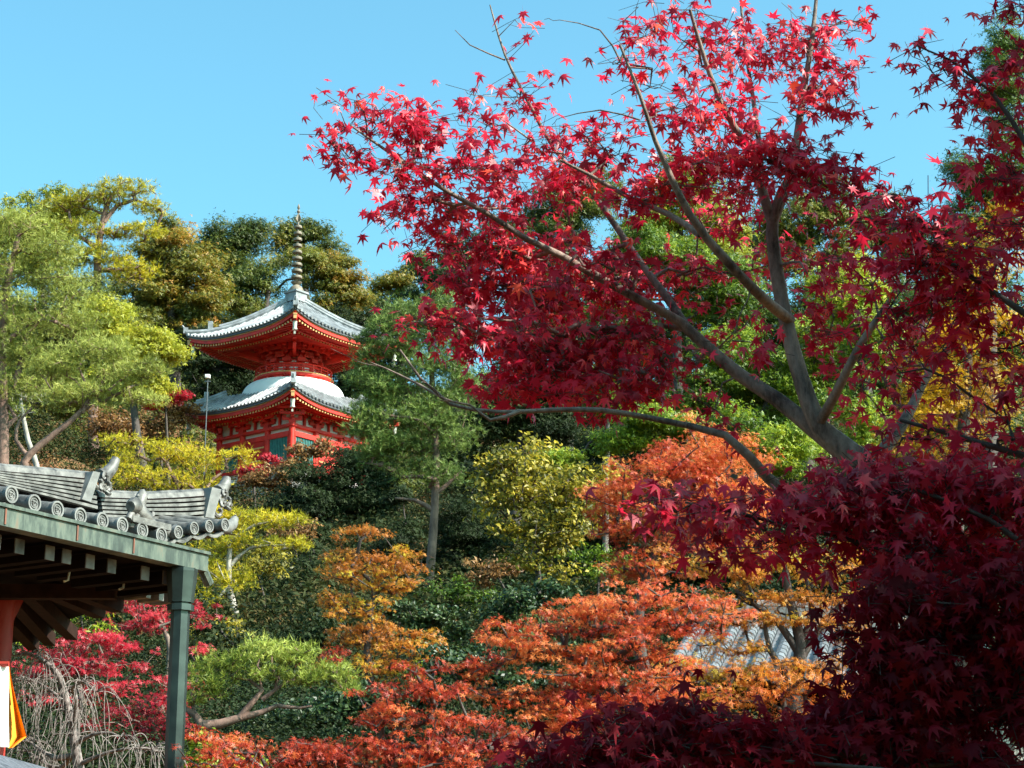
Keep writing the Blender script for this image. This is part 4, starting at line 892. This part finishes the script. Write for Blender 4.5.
# --- orange maples
tree('maple', 'layered orange and pink maple standing alone against the dark slope', 'maple', 36, (375, None),
     [(365, 532, 24, 9), (345, 562, 30, 12), (385, 560, 32, 12), (405, 552, 14, 6), (375, 580, 34, 9), (335, 600, 22, 7), (360, 610, 30, 9), (395, 588, 22, 8), (370, 630, 34, 9), (400, 650, 34, 10), (420, 636, 18, 7), (380, 668, 34, 9), (345, 640, 20, 7)], 'orangeyel', 'star5', .105, bk='dark', tr=.09, cr=.3, cflat=.4, cover=2.2, cl_lo=.7, sag=.12)
tree('maple', 'dome shaped vermilion and orange maple crown right of centre', 'maple', 27, (690, None),
     [(660, 458, 34, 20), (700, 450, 40, 20), (740, 462, 30, 20), (640, 480, 36, 20), (690, 485, 50, 24), (735, 492, 34, 22), (612, 500, 24, 16), (650, 515, 44, 20), (700, 520, 40, 20), (625, 530, 34, 12), (670, 545, 46, 14), (600, 520, 14, 12), (720, 545, 34, 16), (640, 570, 40, 12), (760, 500, 24, 16)], 'vermilion', 'star5', .085, bk='dark', tr=.10, cr=.26, cflat=.5, cover=2.6, tsh=.32, sag=.1)
tree('maple', 'wide flat layered orange red maple sweeping across the lower centre', 'maple', 21, (610, None),
     [(650, 598, 50, 11), (700, 604, 40, 10), (590, 612, 50, 11), (550, 628, 44, 10), (620, 628, 60, 11), (690, 625, 40, 9), (570, 650, 60, 11), (640, 655, 50, 10), (520, 655, 34, 9), (600, 678, 60, 10), (500, 690, 40, 9), (540, 705, 50, 10), (505, 635, 30, 9), (480, 665, 34, 9), (660, 685, 50, 12), (600, 700, 60, 14), (560, 720, 60, 14), (650, 715, 50, 14), (730, 615, 24, 8), (600, 604, 40, 9)], 'vermilion', 'star5', .07, bk='dark', tr=.08, cr=.22, cflat=.4, dens=.72, cover=2.2, tsh=.28, cl_lo=.7, sag=.15)
tree('maple', 'low red orange maple spreading over the bottom centre', 'maple', 19, (400, None),
     [(240, 755, 50, 9), (330, 748, 44, 10), (280, 765, 70, 12), (385, 715, 44, 12), (430, 690, 40, 11), (400, 745, 60, 12), (460, 720, 44, 12), (480, 755, 60, 12), (360, 765, 60, 12), (420, 668, 26, 8), (395, 690, 34, 9), (540, 745, 50, 12), (375, 722, 26, 8), (440, 745, 44, 12), (320, 755, 40, 12), (505, 735, 40, 12), (420, 760, 60, 10)], 'vermilion', 'star5', .066, bk='dark', tr=.08, cr=.2, cflat=.42, dens=.62, cover=2.1, tsh=.02, cl_lo=.7, sag=.15)
tree('maple', 'small vermilion maple bush below the cloud pruned pine', 'maple', 24, (215, None), [(200, 735, 20, 7), (232, 742, 30, 7)], 'vermilion', 'star5', .075, bk='maple', tr=.05, cr=.2, cflat=.5, cover=2.2, tsh=.1)
tree('maple', 'yellow and orange maple with dark twisting trunks in front of the tiled hall', 'maple', 24, (805, None),
     [(740, 575, 34, 11), (785, 562, 40, 12), (830, 575, 34, 12), (730, 600, 30, 10), (790, 600, 40, 8), (850, 598, 34, 12), (700, 560, 34, 12), (715, 640, 26, 10), (690, 665, 32, 14), (735, 675, 34, 10), (720, 700, 30, 14), (860, 560, 30, 14), (760, 545, 34, 10), (680, 700, 24, 14), (725, 622, 34, 8), (775, 618, 34, 7), (845, 622, 40, 9), (700, 612, 30, 9), (800, 668, 60, 6), (865, 645, 24, 10), (745, 650, 24, 8)], 'orangeyel', 'star5', .072, bk='dark', tr=.10, cr=.22, cflat=.42, cover=2.2, tsh=.0, sag=.1,
     trunk=[(792, 760), (795, 700), (800, 665), (800, 640), (790, 600), (785, 570)], limbs=[[(800, 655), (780, 625), (755, 605), (735, 590)], [(800, 660), (822, 625), (845, 600)], [(797, 690), (770, 650), (765, 620)], [(800, 650), (812, 610), (805, 575)]])
tree('maple', 'sunlit orange maple shoot below the tiled roof', 'maple', 15.5, (800, None), [(770, 678, 34, 9), (815, 682, 38, 9), (850, 690, 28, 9), (765, 700, 40, 10), (800, 712, 34, 10), (755, 730, 24, 12), (790, 740, 22, 10), (720, 735, 24, 10)], 'orange', 'star5', .062, bk='dark', tr=.05, cr=.17, cflat=.5, cover=2.3, tsh=.2)
# --- lower left
tree('red_maple', 'crimson layered maple behind the bare weeping cherry', 'maple', 33, (100, None),
     [(95, 640, 36, 8), (125, 648, 24, 8), (65, 655, 34, 8), (90, 668, 44, 8), (50, 670, 30, 8), (105, 690, 30, 8), (60, 700, 40, 10), (75, 735, 44, 12), (40, 760, 44, 10)], 'crimson', 'star5', .10, bk='maple', tr=.08, cr=.26, cflat=.45, cover=2.4, tsh=.15, sag=.1)
tree('red_maple', 'crimson maple spray at the downpipe below the gutter corner', 'maple', 38, (160, None), [(150, 598, 30, 7), (125, 608, 24, 6), (165, 620, 32, 8), (195, 612, 18, 7), (140, 626, 26, 7), (200, 650, 12, 5)], 'crimson', 'star5', .11, bk='maple', tr=.07, cr=.28, cflat=.45, cover=2.4, tsh=.2)
tree('red_maple', 'dark crimson maple bush left of the downpipe foot', 'maple', 29, (150, None), [(130, 715, 34, 12), (165, 705, 30, 10), (150, 735, 44, 14), (175, 725, 20, 12), (120, 760, 40, 10), (175, 680, 22, 8)], 'crimson', 'star5', .09, bk='maple', tr=.06, cr=.24, cflat=.5, cover=2.2, tsh=-.1)
tree('bamboo_grass', 'clump of yellow green bamboo grass under the dark eaves', 'shrub', 44, (80, None), [(65, 620, 26, 9), (90, 612, 20, 8), (30, 640, 24, 8), (100, 630, 18, 6), (120, 590, 26, 8), (75, 590, 30, 9)], 'lime', 'blade', .26, tr=.04, cr=.35, cover=1.6, tsh=.2)
tree('rusty_shrub', 'brown and green thicket on the bank behind the crimson maples', 'shrub', 50, (100, None), [(60, 590, 50, 22), (130, 640, 50, 30), (40, 640, 40, 22), (160, 670, 34, 30), (110, 580, 50, 20), (120, 690, 40, 24)], 'brown', 'leaf', .15, tr=.07, cr=.45, cover=1.8, tsh=-.15)
tree('cloud_pine', 'cloud pruned green pine with twisting pale limbs, lower left of centre', 'pine', 28, (205, None),
     [(225, 662, 36, 14), (265, 652, 36, 13), (300, 655, 34, 14), (330, 672, 30, 14), (350, 688, 16, 9), (205, 680, 26, 14), (250, 672, 40, 12), (195, 700, 16, 9), (300, 682, 30, 9), (222, 692, 22, 8)], 'pinegreen', 'tuft', .20, bk='pine', tr=.075, cover=3.4, cflat=.5, cr=.22, tsh=.0,
     trunk=[(206, 780), (205, 735), (204, 725)], limbs=[[(204, 728), (195, 715), (180, 705)], [(204, 726), (220, 724), (240, 718), (262, 712), (278, 705)], [(240, 718), (250, 705), (262, 690), (250, 680)], [(262, 700), (275, 690), (290, 680)], [(278, 706), (300, 708), (312, 706)]], limb_r=[.07, .08, .06, .04, .035])
tree('lime_bush', 'bright lime green bush at the bottom by the downpipe', 'shrub', 25, (205, None), [(215, 752, 30, 10), (195, 740, 18, 8), (245, 765, 30, 10), (190, 765, 30, 10)], 'lime', 'leaf', .08, tr=.03, cr=.2, cover=2, tsh=.15)

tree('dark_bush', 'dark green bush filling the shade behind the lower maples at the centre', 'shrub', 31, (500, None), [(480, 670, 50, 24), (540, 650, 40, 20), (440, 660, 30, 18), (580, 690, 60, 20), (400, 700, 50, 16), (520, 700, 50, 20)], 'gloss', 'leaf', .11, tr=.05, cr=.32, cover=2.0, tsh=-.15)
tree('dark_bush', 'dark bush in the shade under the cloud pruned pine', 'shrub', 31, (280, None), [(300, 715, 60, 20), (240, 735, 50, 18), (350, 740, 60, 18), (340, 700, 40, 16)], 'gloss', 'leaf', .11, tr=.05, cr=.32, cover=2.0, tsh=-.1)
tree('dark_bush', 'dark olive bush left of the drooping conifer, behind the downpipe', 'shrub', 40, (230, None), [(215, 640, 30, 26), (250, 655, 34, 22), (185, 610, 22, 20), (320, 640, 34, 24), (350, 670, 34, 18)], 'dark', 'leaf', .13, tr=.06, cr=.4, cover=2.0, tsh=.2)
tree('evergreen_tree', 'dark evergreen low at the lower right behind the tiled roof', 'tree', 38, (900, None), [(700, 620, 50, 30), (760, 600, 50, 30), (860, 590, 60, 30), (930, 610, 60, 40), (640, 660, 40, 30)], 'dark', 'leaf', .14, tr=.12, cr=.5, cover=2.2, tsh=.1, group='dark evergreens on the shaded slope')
def weeping_cherry():
    rng = np.random.default_rng(9); Y = 22; base = P(82, 790, Y); gz = float(H(base[0], Y)); b = np.array([base[0], Y, gz])
    r = empty('weeping_cherry', tuple(b), 'leafless grey weeping cherry with drooping twigs beside the curtain', 'cherry tree')
    L = lambda *q: np.array([P(x, y, Y + (d if d else 0)) for x, y, d in q]) - b
    paths = [(L((84, 800, 0), (76, 752, 0), (72, 725, 0), (66, 700, 0), (60, 678, 0), (45, 662, .1), (28, 654, .2), (14, 656, .3)), [.07, .055, .05, .042, .035, .025, .018, .01]),
             (L((73, 735, 0), (76, 700, -.2), (72, 688, -.4), (84, 682, -.6), (96, 692, -.7)), [.03, .025, .02, .015, .008]),
             (L((74, 755, 0), (55, 758, .1), (38, 748, .3), (24, 738, .4)), [.04, .03, .02, .01]),
             (L((76, 752, 0), (60, 768, .3), (40, 760, .4), (20, 745, .5)), [.03, .025, .016, .01]),
             (L((74, 745, 0), (92, 735, -.2), (112, 733, -.3), (128, 742, -.4)), [.03, .022, .014, .008]),
             (L((66, 705, 0), (50, 690, .3), (30, 680, .5), (12, 682, .6)), [.025, .018, .012, .007]),
             (L((78, 765, 0), (110, 752, -.2), (140, 748, -.3), (160, 752, -.4)), [.03, .02, .012, .008])]
    g0 = grow(paths, np.zeros((0, 3)), rng, step=.12); out = list(g0)
    for pts, rad in g0:
        for i in range(5, len(pts)):
            for q in range(10):
                if rng.random() < .8:
                    p = pts[i].copy(); d = nrm(np.array([rng.normal(), rng.normal(), .35])) * .07; n = int(rng.uniform(6, 19)); c = [p.copy()]
                    for s in range(n): p = p + d; d = d * [.84, .84, 1] + [rng.normal(0, .008), rng.normal(0, .008), -.016]; d[2] = max(d[2], -.075); c.append(p.copy())
                    out.append((np.array(c), np.linspace(.006, .0028, n + 1)))
    link('trunk', tubes_mesh('trunk', out, solid('cherry_bark', (.13, .10, .09), .9, var=.3, scale=20, col2=(.30, .25, .23))), r)
weeping_cherry()

# ================================================================== the big red maples in front
def near_maple(name, label, Y, base, trunk_paths, blobs, pal, size, seed, per=6, nper=1.0, axis=(.1, -.1, -1), ntilt=(.2, -.75, .6), tip=.0022, tsh=0., bare=(), jn=.45, bk='maple'):
    rng = np.random.default_rng(seed); k = mpp(Y)
    gz = float(H(P(base[0], 700, Y)[0], Y)); b = np.array([P(base[0], 700, Y)[0], Y, gz]); r = empty(name, tuple(b), label, 'maple')
    paths = []
    for pts, rad in trunk_paths: paths.append((np.array([P(q[0], q[1], Y + (q[2] if len(q) > 2 else 0)) for q in pts]) - b, rad))
    T = []; shade = []
    for bl in blobs:
        px, py, rx, ry, dY, n = bl[:6]
        c = P(px, py, Y + dY) - b; m = max(3, int(n * nper)); u = sph(rng, m, .5)
        T.append(c + u * np.array([rx * k, rx * k * .55, ry * k]))
    T = np.concatenate(T)
    br = grow(paths, T, rng, step=.11, tip=tip, powr=.42, jit=.10, arch=.10, maxr=.03)
    # bare twigs
    for pts, rad in bare:
        q = np.array([P(*[a for a in (p[0], p[1], Y + (p[2] if len(p) > 2 else 0))]) for p in pts]) - b
        for pp, rr in grow([(q, rad)], np.zeros((0, 3)), rng, step=.08):
            br.append((pp, rr))
            for i in range(4, len(pp), 2):
                d = nrm(pp[i] - pp[i - 1]); c = [pp[i]]; d = nrm(d + rng.normal(size=3) * .5); p = pp[i]
                for s in range(int(rng.uniform(3, 8))): d = nrm(d + rng.normal(size=3) * .18 + [0, 0, .05]); p = p + d * .05; c.append(p)
                br.append((np.array(c), np.linspace(min(.004, rr[i]), .0015, len(c))))
    link('trunk', tubes_mesh('trunk', br, bark(bk), big=.02), r)
    # leaf sprays: pairs of leaves along each twig end
    n = len(T); idx = np.repeat(np.arange(n), rng.poisson(per, n).clip(2)); N = len(idx)
    tw = nrm(rng.normal(size=(n, 3)) * [1, 1, .35] + T * .05)
    s = rng.uniform(-1.6, .8, N)[:, None] * size * 1.3
    pos = T[idx] + tw[idx] * s + rng.normal(size=(N, 3)) * size * .55
    stems = []
    for q in range(n):
        p0 = T[q] - tw[q] * size * 1.9; p1 = T[q] + tw[q] * size * .9
        stems.append((np.array([p0, T[q] + rng.normal(size=3) * .02, p1]), np.array([tip * .9, tip * .8, tip * .5])))
    link('twigs', tubes_mesh('twigs', stems, bark('dark'), big=.02), r)
    cn = nrm(np.array(ntilt) + rng.normal(size=(n, 3)) * .4); nor = cn[idx] + rng.normal(size=(N, 3)) * jn
    ct = rng.normal(0, .15, n); tint = np.clip(.5 + tsh + ct[idx] + rng.normal(0, .14, N), 0, 1)
    sz = size * rng.uniform(.6, 1.25, N)
    link('crown', leaves_mesh('crown', pos, nor, sz, 'maple7', lm(pal), tint, rng, axis=np.array(axis)), r)
    return r
TA = [([(985, 900), (960, 700), (925, 545), (885, 478), (850, 455), (820, 428), (800, 375), (788, 330), (778, 280), (772, 235), (773, 216)], [.12, .11, .09, .082, .072, .052, .044, .040, .037, .034, .030]),
      ([(772, 222), (782, 195), (792, 175), (797, 140), (803, 95, .1), (812, 40, .1), (818, -20, .2)], [.034, .032, .028, .022, .018, .013, .008]),
      ([(772, 222), (765, 200), (758, 175), (745, 145, -.2), (722, 105, -.3), (705, 60, -.4), (690, 10, -.5)], [.03, .027, .024, .02, .016, .012, .008]),
      ([(762, 185), (760, 150), (752, 90, .3), (744, 40, .4), (740, -15, .5)], [.018, .016, .012, .009, .006]),
      ([(850, 458), (815, 430, .1), (778, 400, .2), (740, 375, .3), (705, 345, .3), (680, 322, .3), (640, 300, .2), (600, 278, .2), (560, 255, .1), (525, 238, 0), (490, 215, -.1), (445, 190, -.2), (400, 160, -.3), (350, 125, -.4)], [.056, .047, .042, .038, .033, .028, .024, .023, .02, .017, .014, .012, .009, .005]),
      ([(690, 332, .3), (665, 295, .5), (640, 262, .6), (615, 225, .7), (590, 190, .7), (555, 150, .8), (530, 105, .8), (505, 55, .9), (490, 5, 1)], [.026, .023, .020, .018, .015, .012, .010, .007, .004]),
      ([(790, 320), (765, 300, -.3), (735, 270, -.5), (708, 240, -.6), (690, 215, -.7), (672, 180, -.8), (655, 140, -.9), (640, 95, -1), (620, 45, -1)], [.03, .028, .025, .022, .019, .016, .012, .009, .006]),
      ([(700, 235, -.6), (670, 215, -.5), (630, 198, -.4), (590, 175, -.4), (560, 160, -.4)], [.018, .016, .013, .01, .006]),
      ([(800, 505, -.3), (768, 478, -.3), (748, 455, -.4), (725, 435, -.4), (690, 426, -.4), (650, 418, -.4), (600, 410, -.5), (550, 410, -.5), (500, 412, -.6), (450, 404, -.6), (420, 378, -.7), (400, 350, -.7)], [.032, .028, .024, .02, .017, .015, .014, .012, .010, .009, .007, .005]),
      ([(885, 478), (845, 500, -.2), (800, 505, -.3)], [.07, .06, .055]),
      ([(870, 468), (905, 420, .3), (925, 380, .5), (960, 330, .6), (985, 270, .7)], [.04, .03, .022, .015, .009]),
      ([(818, 425), (835, 395, -.2), (860, 345, -.4), (890, 300, -.5)], [.03, .026, .02, .012])]
bare_A = [([(520, 411, -.6), (490, 420, -.7), (470, 405, -.7), (440, 400, -.8)], [.012, .009, .006, .003]), ([(505, 60, .9), (470, 45, .8), (455, 30, .8)], [.006, .004, .002]), ([(545, 130, .8), (520, 95, .9), (505, 85, 1)], [.006, .004, .002]),
          ([(455, 405, -.6), (420, 385, -.5), (385, 368, -.5), (370, 362, -.5)], [.01, .007, .004, .002]), ([(620, 60, -1), (600, 30, -1), (560, 20, -1)], [.006, .004, .002]), ([(640, 120, -1), (600, 110, -1), (560, 118, -1)], [.005, .004, .002]),
          ([(822, 30, .2), (850, 20, .2), (870, 25, .2)], [.006, .004, .002]), ([(780, 265, 0), (800, 262, -.3), (808, 275, -.4)], [.008, .006, .002])]
BA = [ # px, py, rx, ry, dY, clusters
 (375, 115, 45, 22, -.3, 34), (345, 150, 28, 24, -.4, 22), (420, 130, 36, 30, -.2, 30), (460, 165, 44, 28, -.1, 36), (400, 170, 36, 24, -.3, 26), (330, 105, 26, 6, -.4, 5), (395, 210, 28, 16, .2, 16), (430, 205, 40, 24, 0, 30),
 (480, 120, 26, 20, .5, 14), (520, 95, 26, 28, .8, 14), (545, 150, 40, 36, .6, 36), (500, 190, 44, 30, .2, 40), (570, 180, 40, 30, .5, 36), (520, 30, 10, 26, .9, 4), (470, 90, 14, 10, .8, 4),
 (600, 140, 36, 30, -.3, 28), (620, 60, 26, 40, -.8, 10), (645, 30, 30, 28, -.8, 10), (680, 20, 40, 26, -.4, 19), (660, 90, 40, 36, -.8, 19), (640, 190, 44, 26, -.4, 40), (700, 110, 40, 36, -.4, 26), (720, 40, 40, 36, -.2, 26),
 (760, 60, 34, 44, .3, 24), (735, 120, 36, 36, 0, 26), (800, 40, 34, 40, .1, 29), (830, 70, 36, 34, .2, 26), (850, 100, 26, 28, .2, 14), (805, 100, 34, 30, 0, 19), (830, 25, 40, 20, .2, 14), (700, 165, 44, 26, -.5, 36),
 (760, 158, 44, 24, -.3, 44), (800, 165, 40, 26, -.3, 40), (740, 190, 50, 20, .3, 34), (835, 180, 36, 30, -.3, 34), (870, 215, 34, 26, -.2, 24),
 # shaded middle layer
 (450, 240, 44, 20, .3, 40), (510, 250, 54, 26, .5, 60), (570, 250, 50, 28, .7, 56), (480, 285, 44, 26, .6, 56), (540, 300, 60, 30, .9, 90), (610, 290, 50, 30, .9, 60), (470, 330, 44, 24, .4, 50), (530, 345, 60, 26, .7, 86), (600, 345, 60, 28, .7, 86),
 (650, 330, 50, 26, .6, 31), (560, 378, 60, 22, .6, 70), (630, 380, 50, 20, .5, 56), (600, 400, 40, 14, .4, 30), (690, 365, 44, 22, .4, 22), (670, 290, 50, 30, .9, 25), (720, 330, 40, 26, .6, 11), (505, 385, 40, 14, .5, 24), (420, 325, 30, 14, .2, 18),
 (730, 225, 44, 30, .7, 19), (775, 250, 44, 34, .8, 16), (700, 270, 36, 24, .7, 19), (810, 270, 44, 36, .7, 19), (830, 320, 44, 34, .6, 19), (860, 270, 40, 36, .6, 19), (800, 330, 36, 24, .6, 10), (850, 370, 36, 30, .5, 12), (780, 300, 34, 20, .6, 6), (890, 340, 40, 40, .6, 22), (880, 400, 40, 30, .5, 12),
 (610, 262, 44, 18, 0, 20), (560, 285, 40, 14, -.1, 14), (520, 330, 40, 14, -.1, 14), (745, 345, 30, 12, -.5, 4), (770, 340, 16, 16, -.6, 3), (740, 430, 34, 16, .3, 7), (700, 400, 30, 12, .3, 7)]
near_maple('red_maple', 'big red Japanese maple with a forked pale trunk against the blue sky', 10.0, (930, 700), TA, BA, 'maroon', .090, 21, per=4.3, nper=.76, bare=bare_A)
TB = [([(1290, 1000), (1260, 700), (1225, 500), (1190, 380), (1165, 250), (1150, 120), (1140, 0)], [.10, .085, .06, .045, .034, .028, .02]),
      ([(1190, 380), (1130, 300), (1075, 220), (1030, 150), (990, 90), (950, 60), (915, 45)], [.03, .024, .018, .013, .009, .006, .003]),
      ([(1225, 500), (1140, 420), (1060, 340), (990, 290), (930, 250), (890, 235)], [.034, .026, .018, .013, .009, .005]),
      ([(1240, 600), (1150, 530), (1060, 470), (970, 440), (900, 420)], [.034, .026, .018, .012, .007]),
      ([(1160, 230), (1110, 130), (1060, 40), (1020, -40)], [.035, .026, .018, .01])]
BB = [(925, 45, 18, 10, -.1, 6), (950, 70, 24, 16, 0, 12), (980, 90, 24, 24, 0, 16), (1010, 60, 24, 34, .1, 22), (1015, 10, 24, 20, .1, 14), (1000, 130, 30, 28, .1, 28), (1010, 180, 30, 30, .2, 34), (975, 170, 16, 20, 0, 6), (1000, 230, 36, 26, .1, 36),
      (915, 215, 36, 24, -.2, 26), (890, 190, 22, 14, -.2, 8), (940, 235, 36, 24, -.1, 30), (905, 260, 40, 26, 0, 36), (960, 270, 44, 24, 0, 30), (930, 300, 44, 28, .2, 36), (990, 300, 44, 28, .1, 28), (895, 320, 34, 28, .1, 19), (960, 340, 50, 26, .2, 21), (1010, 350, 40, 30, .1, 21),
      (900, 370, 40, 24, .2, 16), (945, 385, 34, 18, .2, 7), (1000, 400, 40, 26, .1, 17), (900, 440, 40, 22, .1, 14), (960, 445, 50, 22, .1, 25), (1015, 440, 40, 26, 0, 21), (870, 470, 40, 18, .2, 16)]
near_maple('red_maple', 'deep red maple reaching in from the right edge beside the forked maple', 7.8, (1250, 700), TB, BB, 'maroon', .088, 22, per=5, nper=.5, bk='dark')
TC = [([(1270, 1000), (1210, 800), (1120, 680), (1030, 610), (930, 565), (850, 540), (765, 520), (685, 502)], [.04, .032, .02, .014, .010, .008, .006, .004]),
      ([(1120, 680), (1060, 580), (990, 520), (910, 488)], [.02, .014, .010, .006])]
BC = [(640, 500, 34, 12, -.3, 5), (690, 500, 40, 16, -.2, 8), (740, 510, 44, 20, -.1, 13), (800, 505, 50, 24, 0, 16), (860, 500, 50, 26, 0, 54), (930, 490, 60, 28, .1, 72), (1000, 500, 50, 34, .1, 63), (780, 545, 50, 16, 0, 12), (720, 540, 34, 12, -.1, 5), (840, 550, 50, 24, .1, 16), (900, 550, 54, 30, .1, 63), (970, 560, 54, 34, .2, 72)]
near_maple('red_maple', 'maroon maple boughs spreading over the orange crown at the right', 7.2, (1230, 700), TC, BC, 'maroon', .085, 23, per=6.2, nper=.85, bk='dark', tsh=-.1)
TD = [([(1250, 1100), (1200, 900), (1120, 820), (1010, 790), (900, 772), (790, 762), (690, 756), (610, 758)], [.04, .03, .02, .012, .009, .007, .005, .003]),
      ([(1200, 900), (1130, 760), (1070, 690), (1010, 640, .3)], [.02, .012, .008, .004])]
BD = [(1010, 580, 40, 34, .2, 50), (890, 600, 44, 24, .2, 44), (950, 620, 54, 34, .3, 80), (1010, 650, 40, 36, .3, 60), (900, 650, 36, 18, .2, 34), (930, 690, 50, 28, .3, 70), (1000, 710, 44, 34, .3, 60), (870, 725, 54, 22, .3, 70), (820, 745, 50, 20, .2, 56), (760, 755, 44, 14, .1, 40), (700, 745, 40, 14, 0, 34), (640, 750, 44, 16, 0, 36), (590, 760, 44, 12, 0, 26), (690, 715, 30, 9, 0, 14), (620, 725, 34, 8, .1, 12), (900, 765, 60, 20, .3, 60), (980, 760, 50, 24, .3, 50), (880, 660, 30, 14, .2, 16), (550, 765, 40, 10, 0, 16), (835, 640, 20, 8, .2, 6), (740, 735, 40, 10, .1, 20)]
near_maple('red_maple', 'lowest red maple boughs in the bottom right corner, leaf colour darkened for shade', 6.7, (1230, 700), TD, BD, 'maroon_shaded', .085, 24, per=6.5, nper=.82, bk='dark')

# unseen trees added round the viewer to shade the maples and block skylight
def add_shade_tree(x, y, z, r, rz_, lab, tx=0, ty=0, nc=150, pal='dark'):
    NT[0] += 1; rng = np.random.default_rng(500 + NT[0]); gz = float(H(x, y)); b = np.array([x + tx, y + ty, gz]); root = empty('shade_tree', tuple(b), lab, 'tree', 'unseen trees added for their shade')
    C = sph(rng, nc, .35) * [r, r, rz_] + [-tx, -ty, z - gz]; idx = np.repeat(np.arange(nc), 130); u = sph(rng, len(idx), .4); pos = C[idx] + u * min(r * .3, rz_)
    link('crown', leaves_mesh('crown', pos, rng.normal(size=(len(idx), 3)) * .6 + u + [0, 0, .4], np.full(len(idx), .22 if r > 2 else .15), 'leaf', lm(pal), np.clip(rng.normal(.5, .2, len(idx)), 0, 1), rng), root)
    link('trunk', tubes_mesh('trunk', grow([(np.array([[0, 0, -.2], [.1, 0, (z - gz) * .6], [-tx * .5, -ty * .5, z - gz]]), [.25, .2, .08])], C[::3], rng, step=.5, tip=.01, maxr=.1), bark('dark')), root)
add_shade_tree(6.2, 5.8, 4.5, 2.4, 2.4, 'unseen dark evergreen added just right of the camera to shade the lower boughs', nc=190)
add_shade_tree(5.2, 8.9, 6.35, 2.2, .75, 'unseen flat bough added beside the red maples to shade their middle layer', 1.6, .5, 260)
add_shade_tree(5.0, -1.6, 3.8, 2.9, 3.2, 'dense unseen evergreen added at the right behind the camera to block skylight', nc=180)
add_shade_tree(2.5, -7, 6.0, 4.5, 5.0, 'broad unseen evergreen added behind the camera to block skylight', nc=200)
add_shade_tree(-7, -8, 6.0, 4.5, 5.0, 'broad unseen evergreen added behind the camera at the left to block skylight', nc=200)
add_shade_tree(11, -4, 6.5, 4.5, 4.5, 'broad unseen evergreen added behind the camera at the right to block skylight', nc=200)
print('objects', len(bpy.data.objects), 'faces', sum(len(o.data.polygons) for o in scene.objects if o.type == 'MESH'))
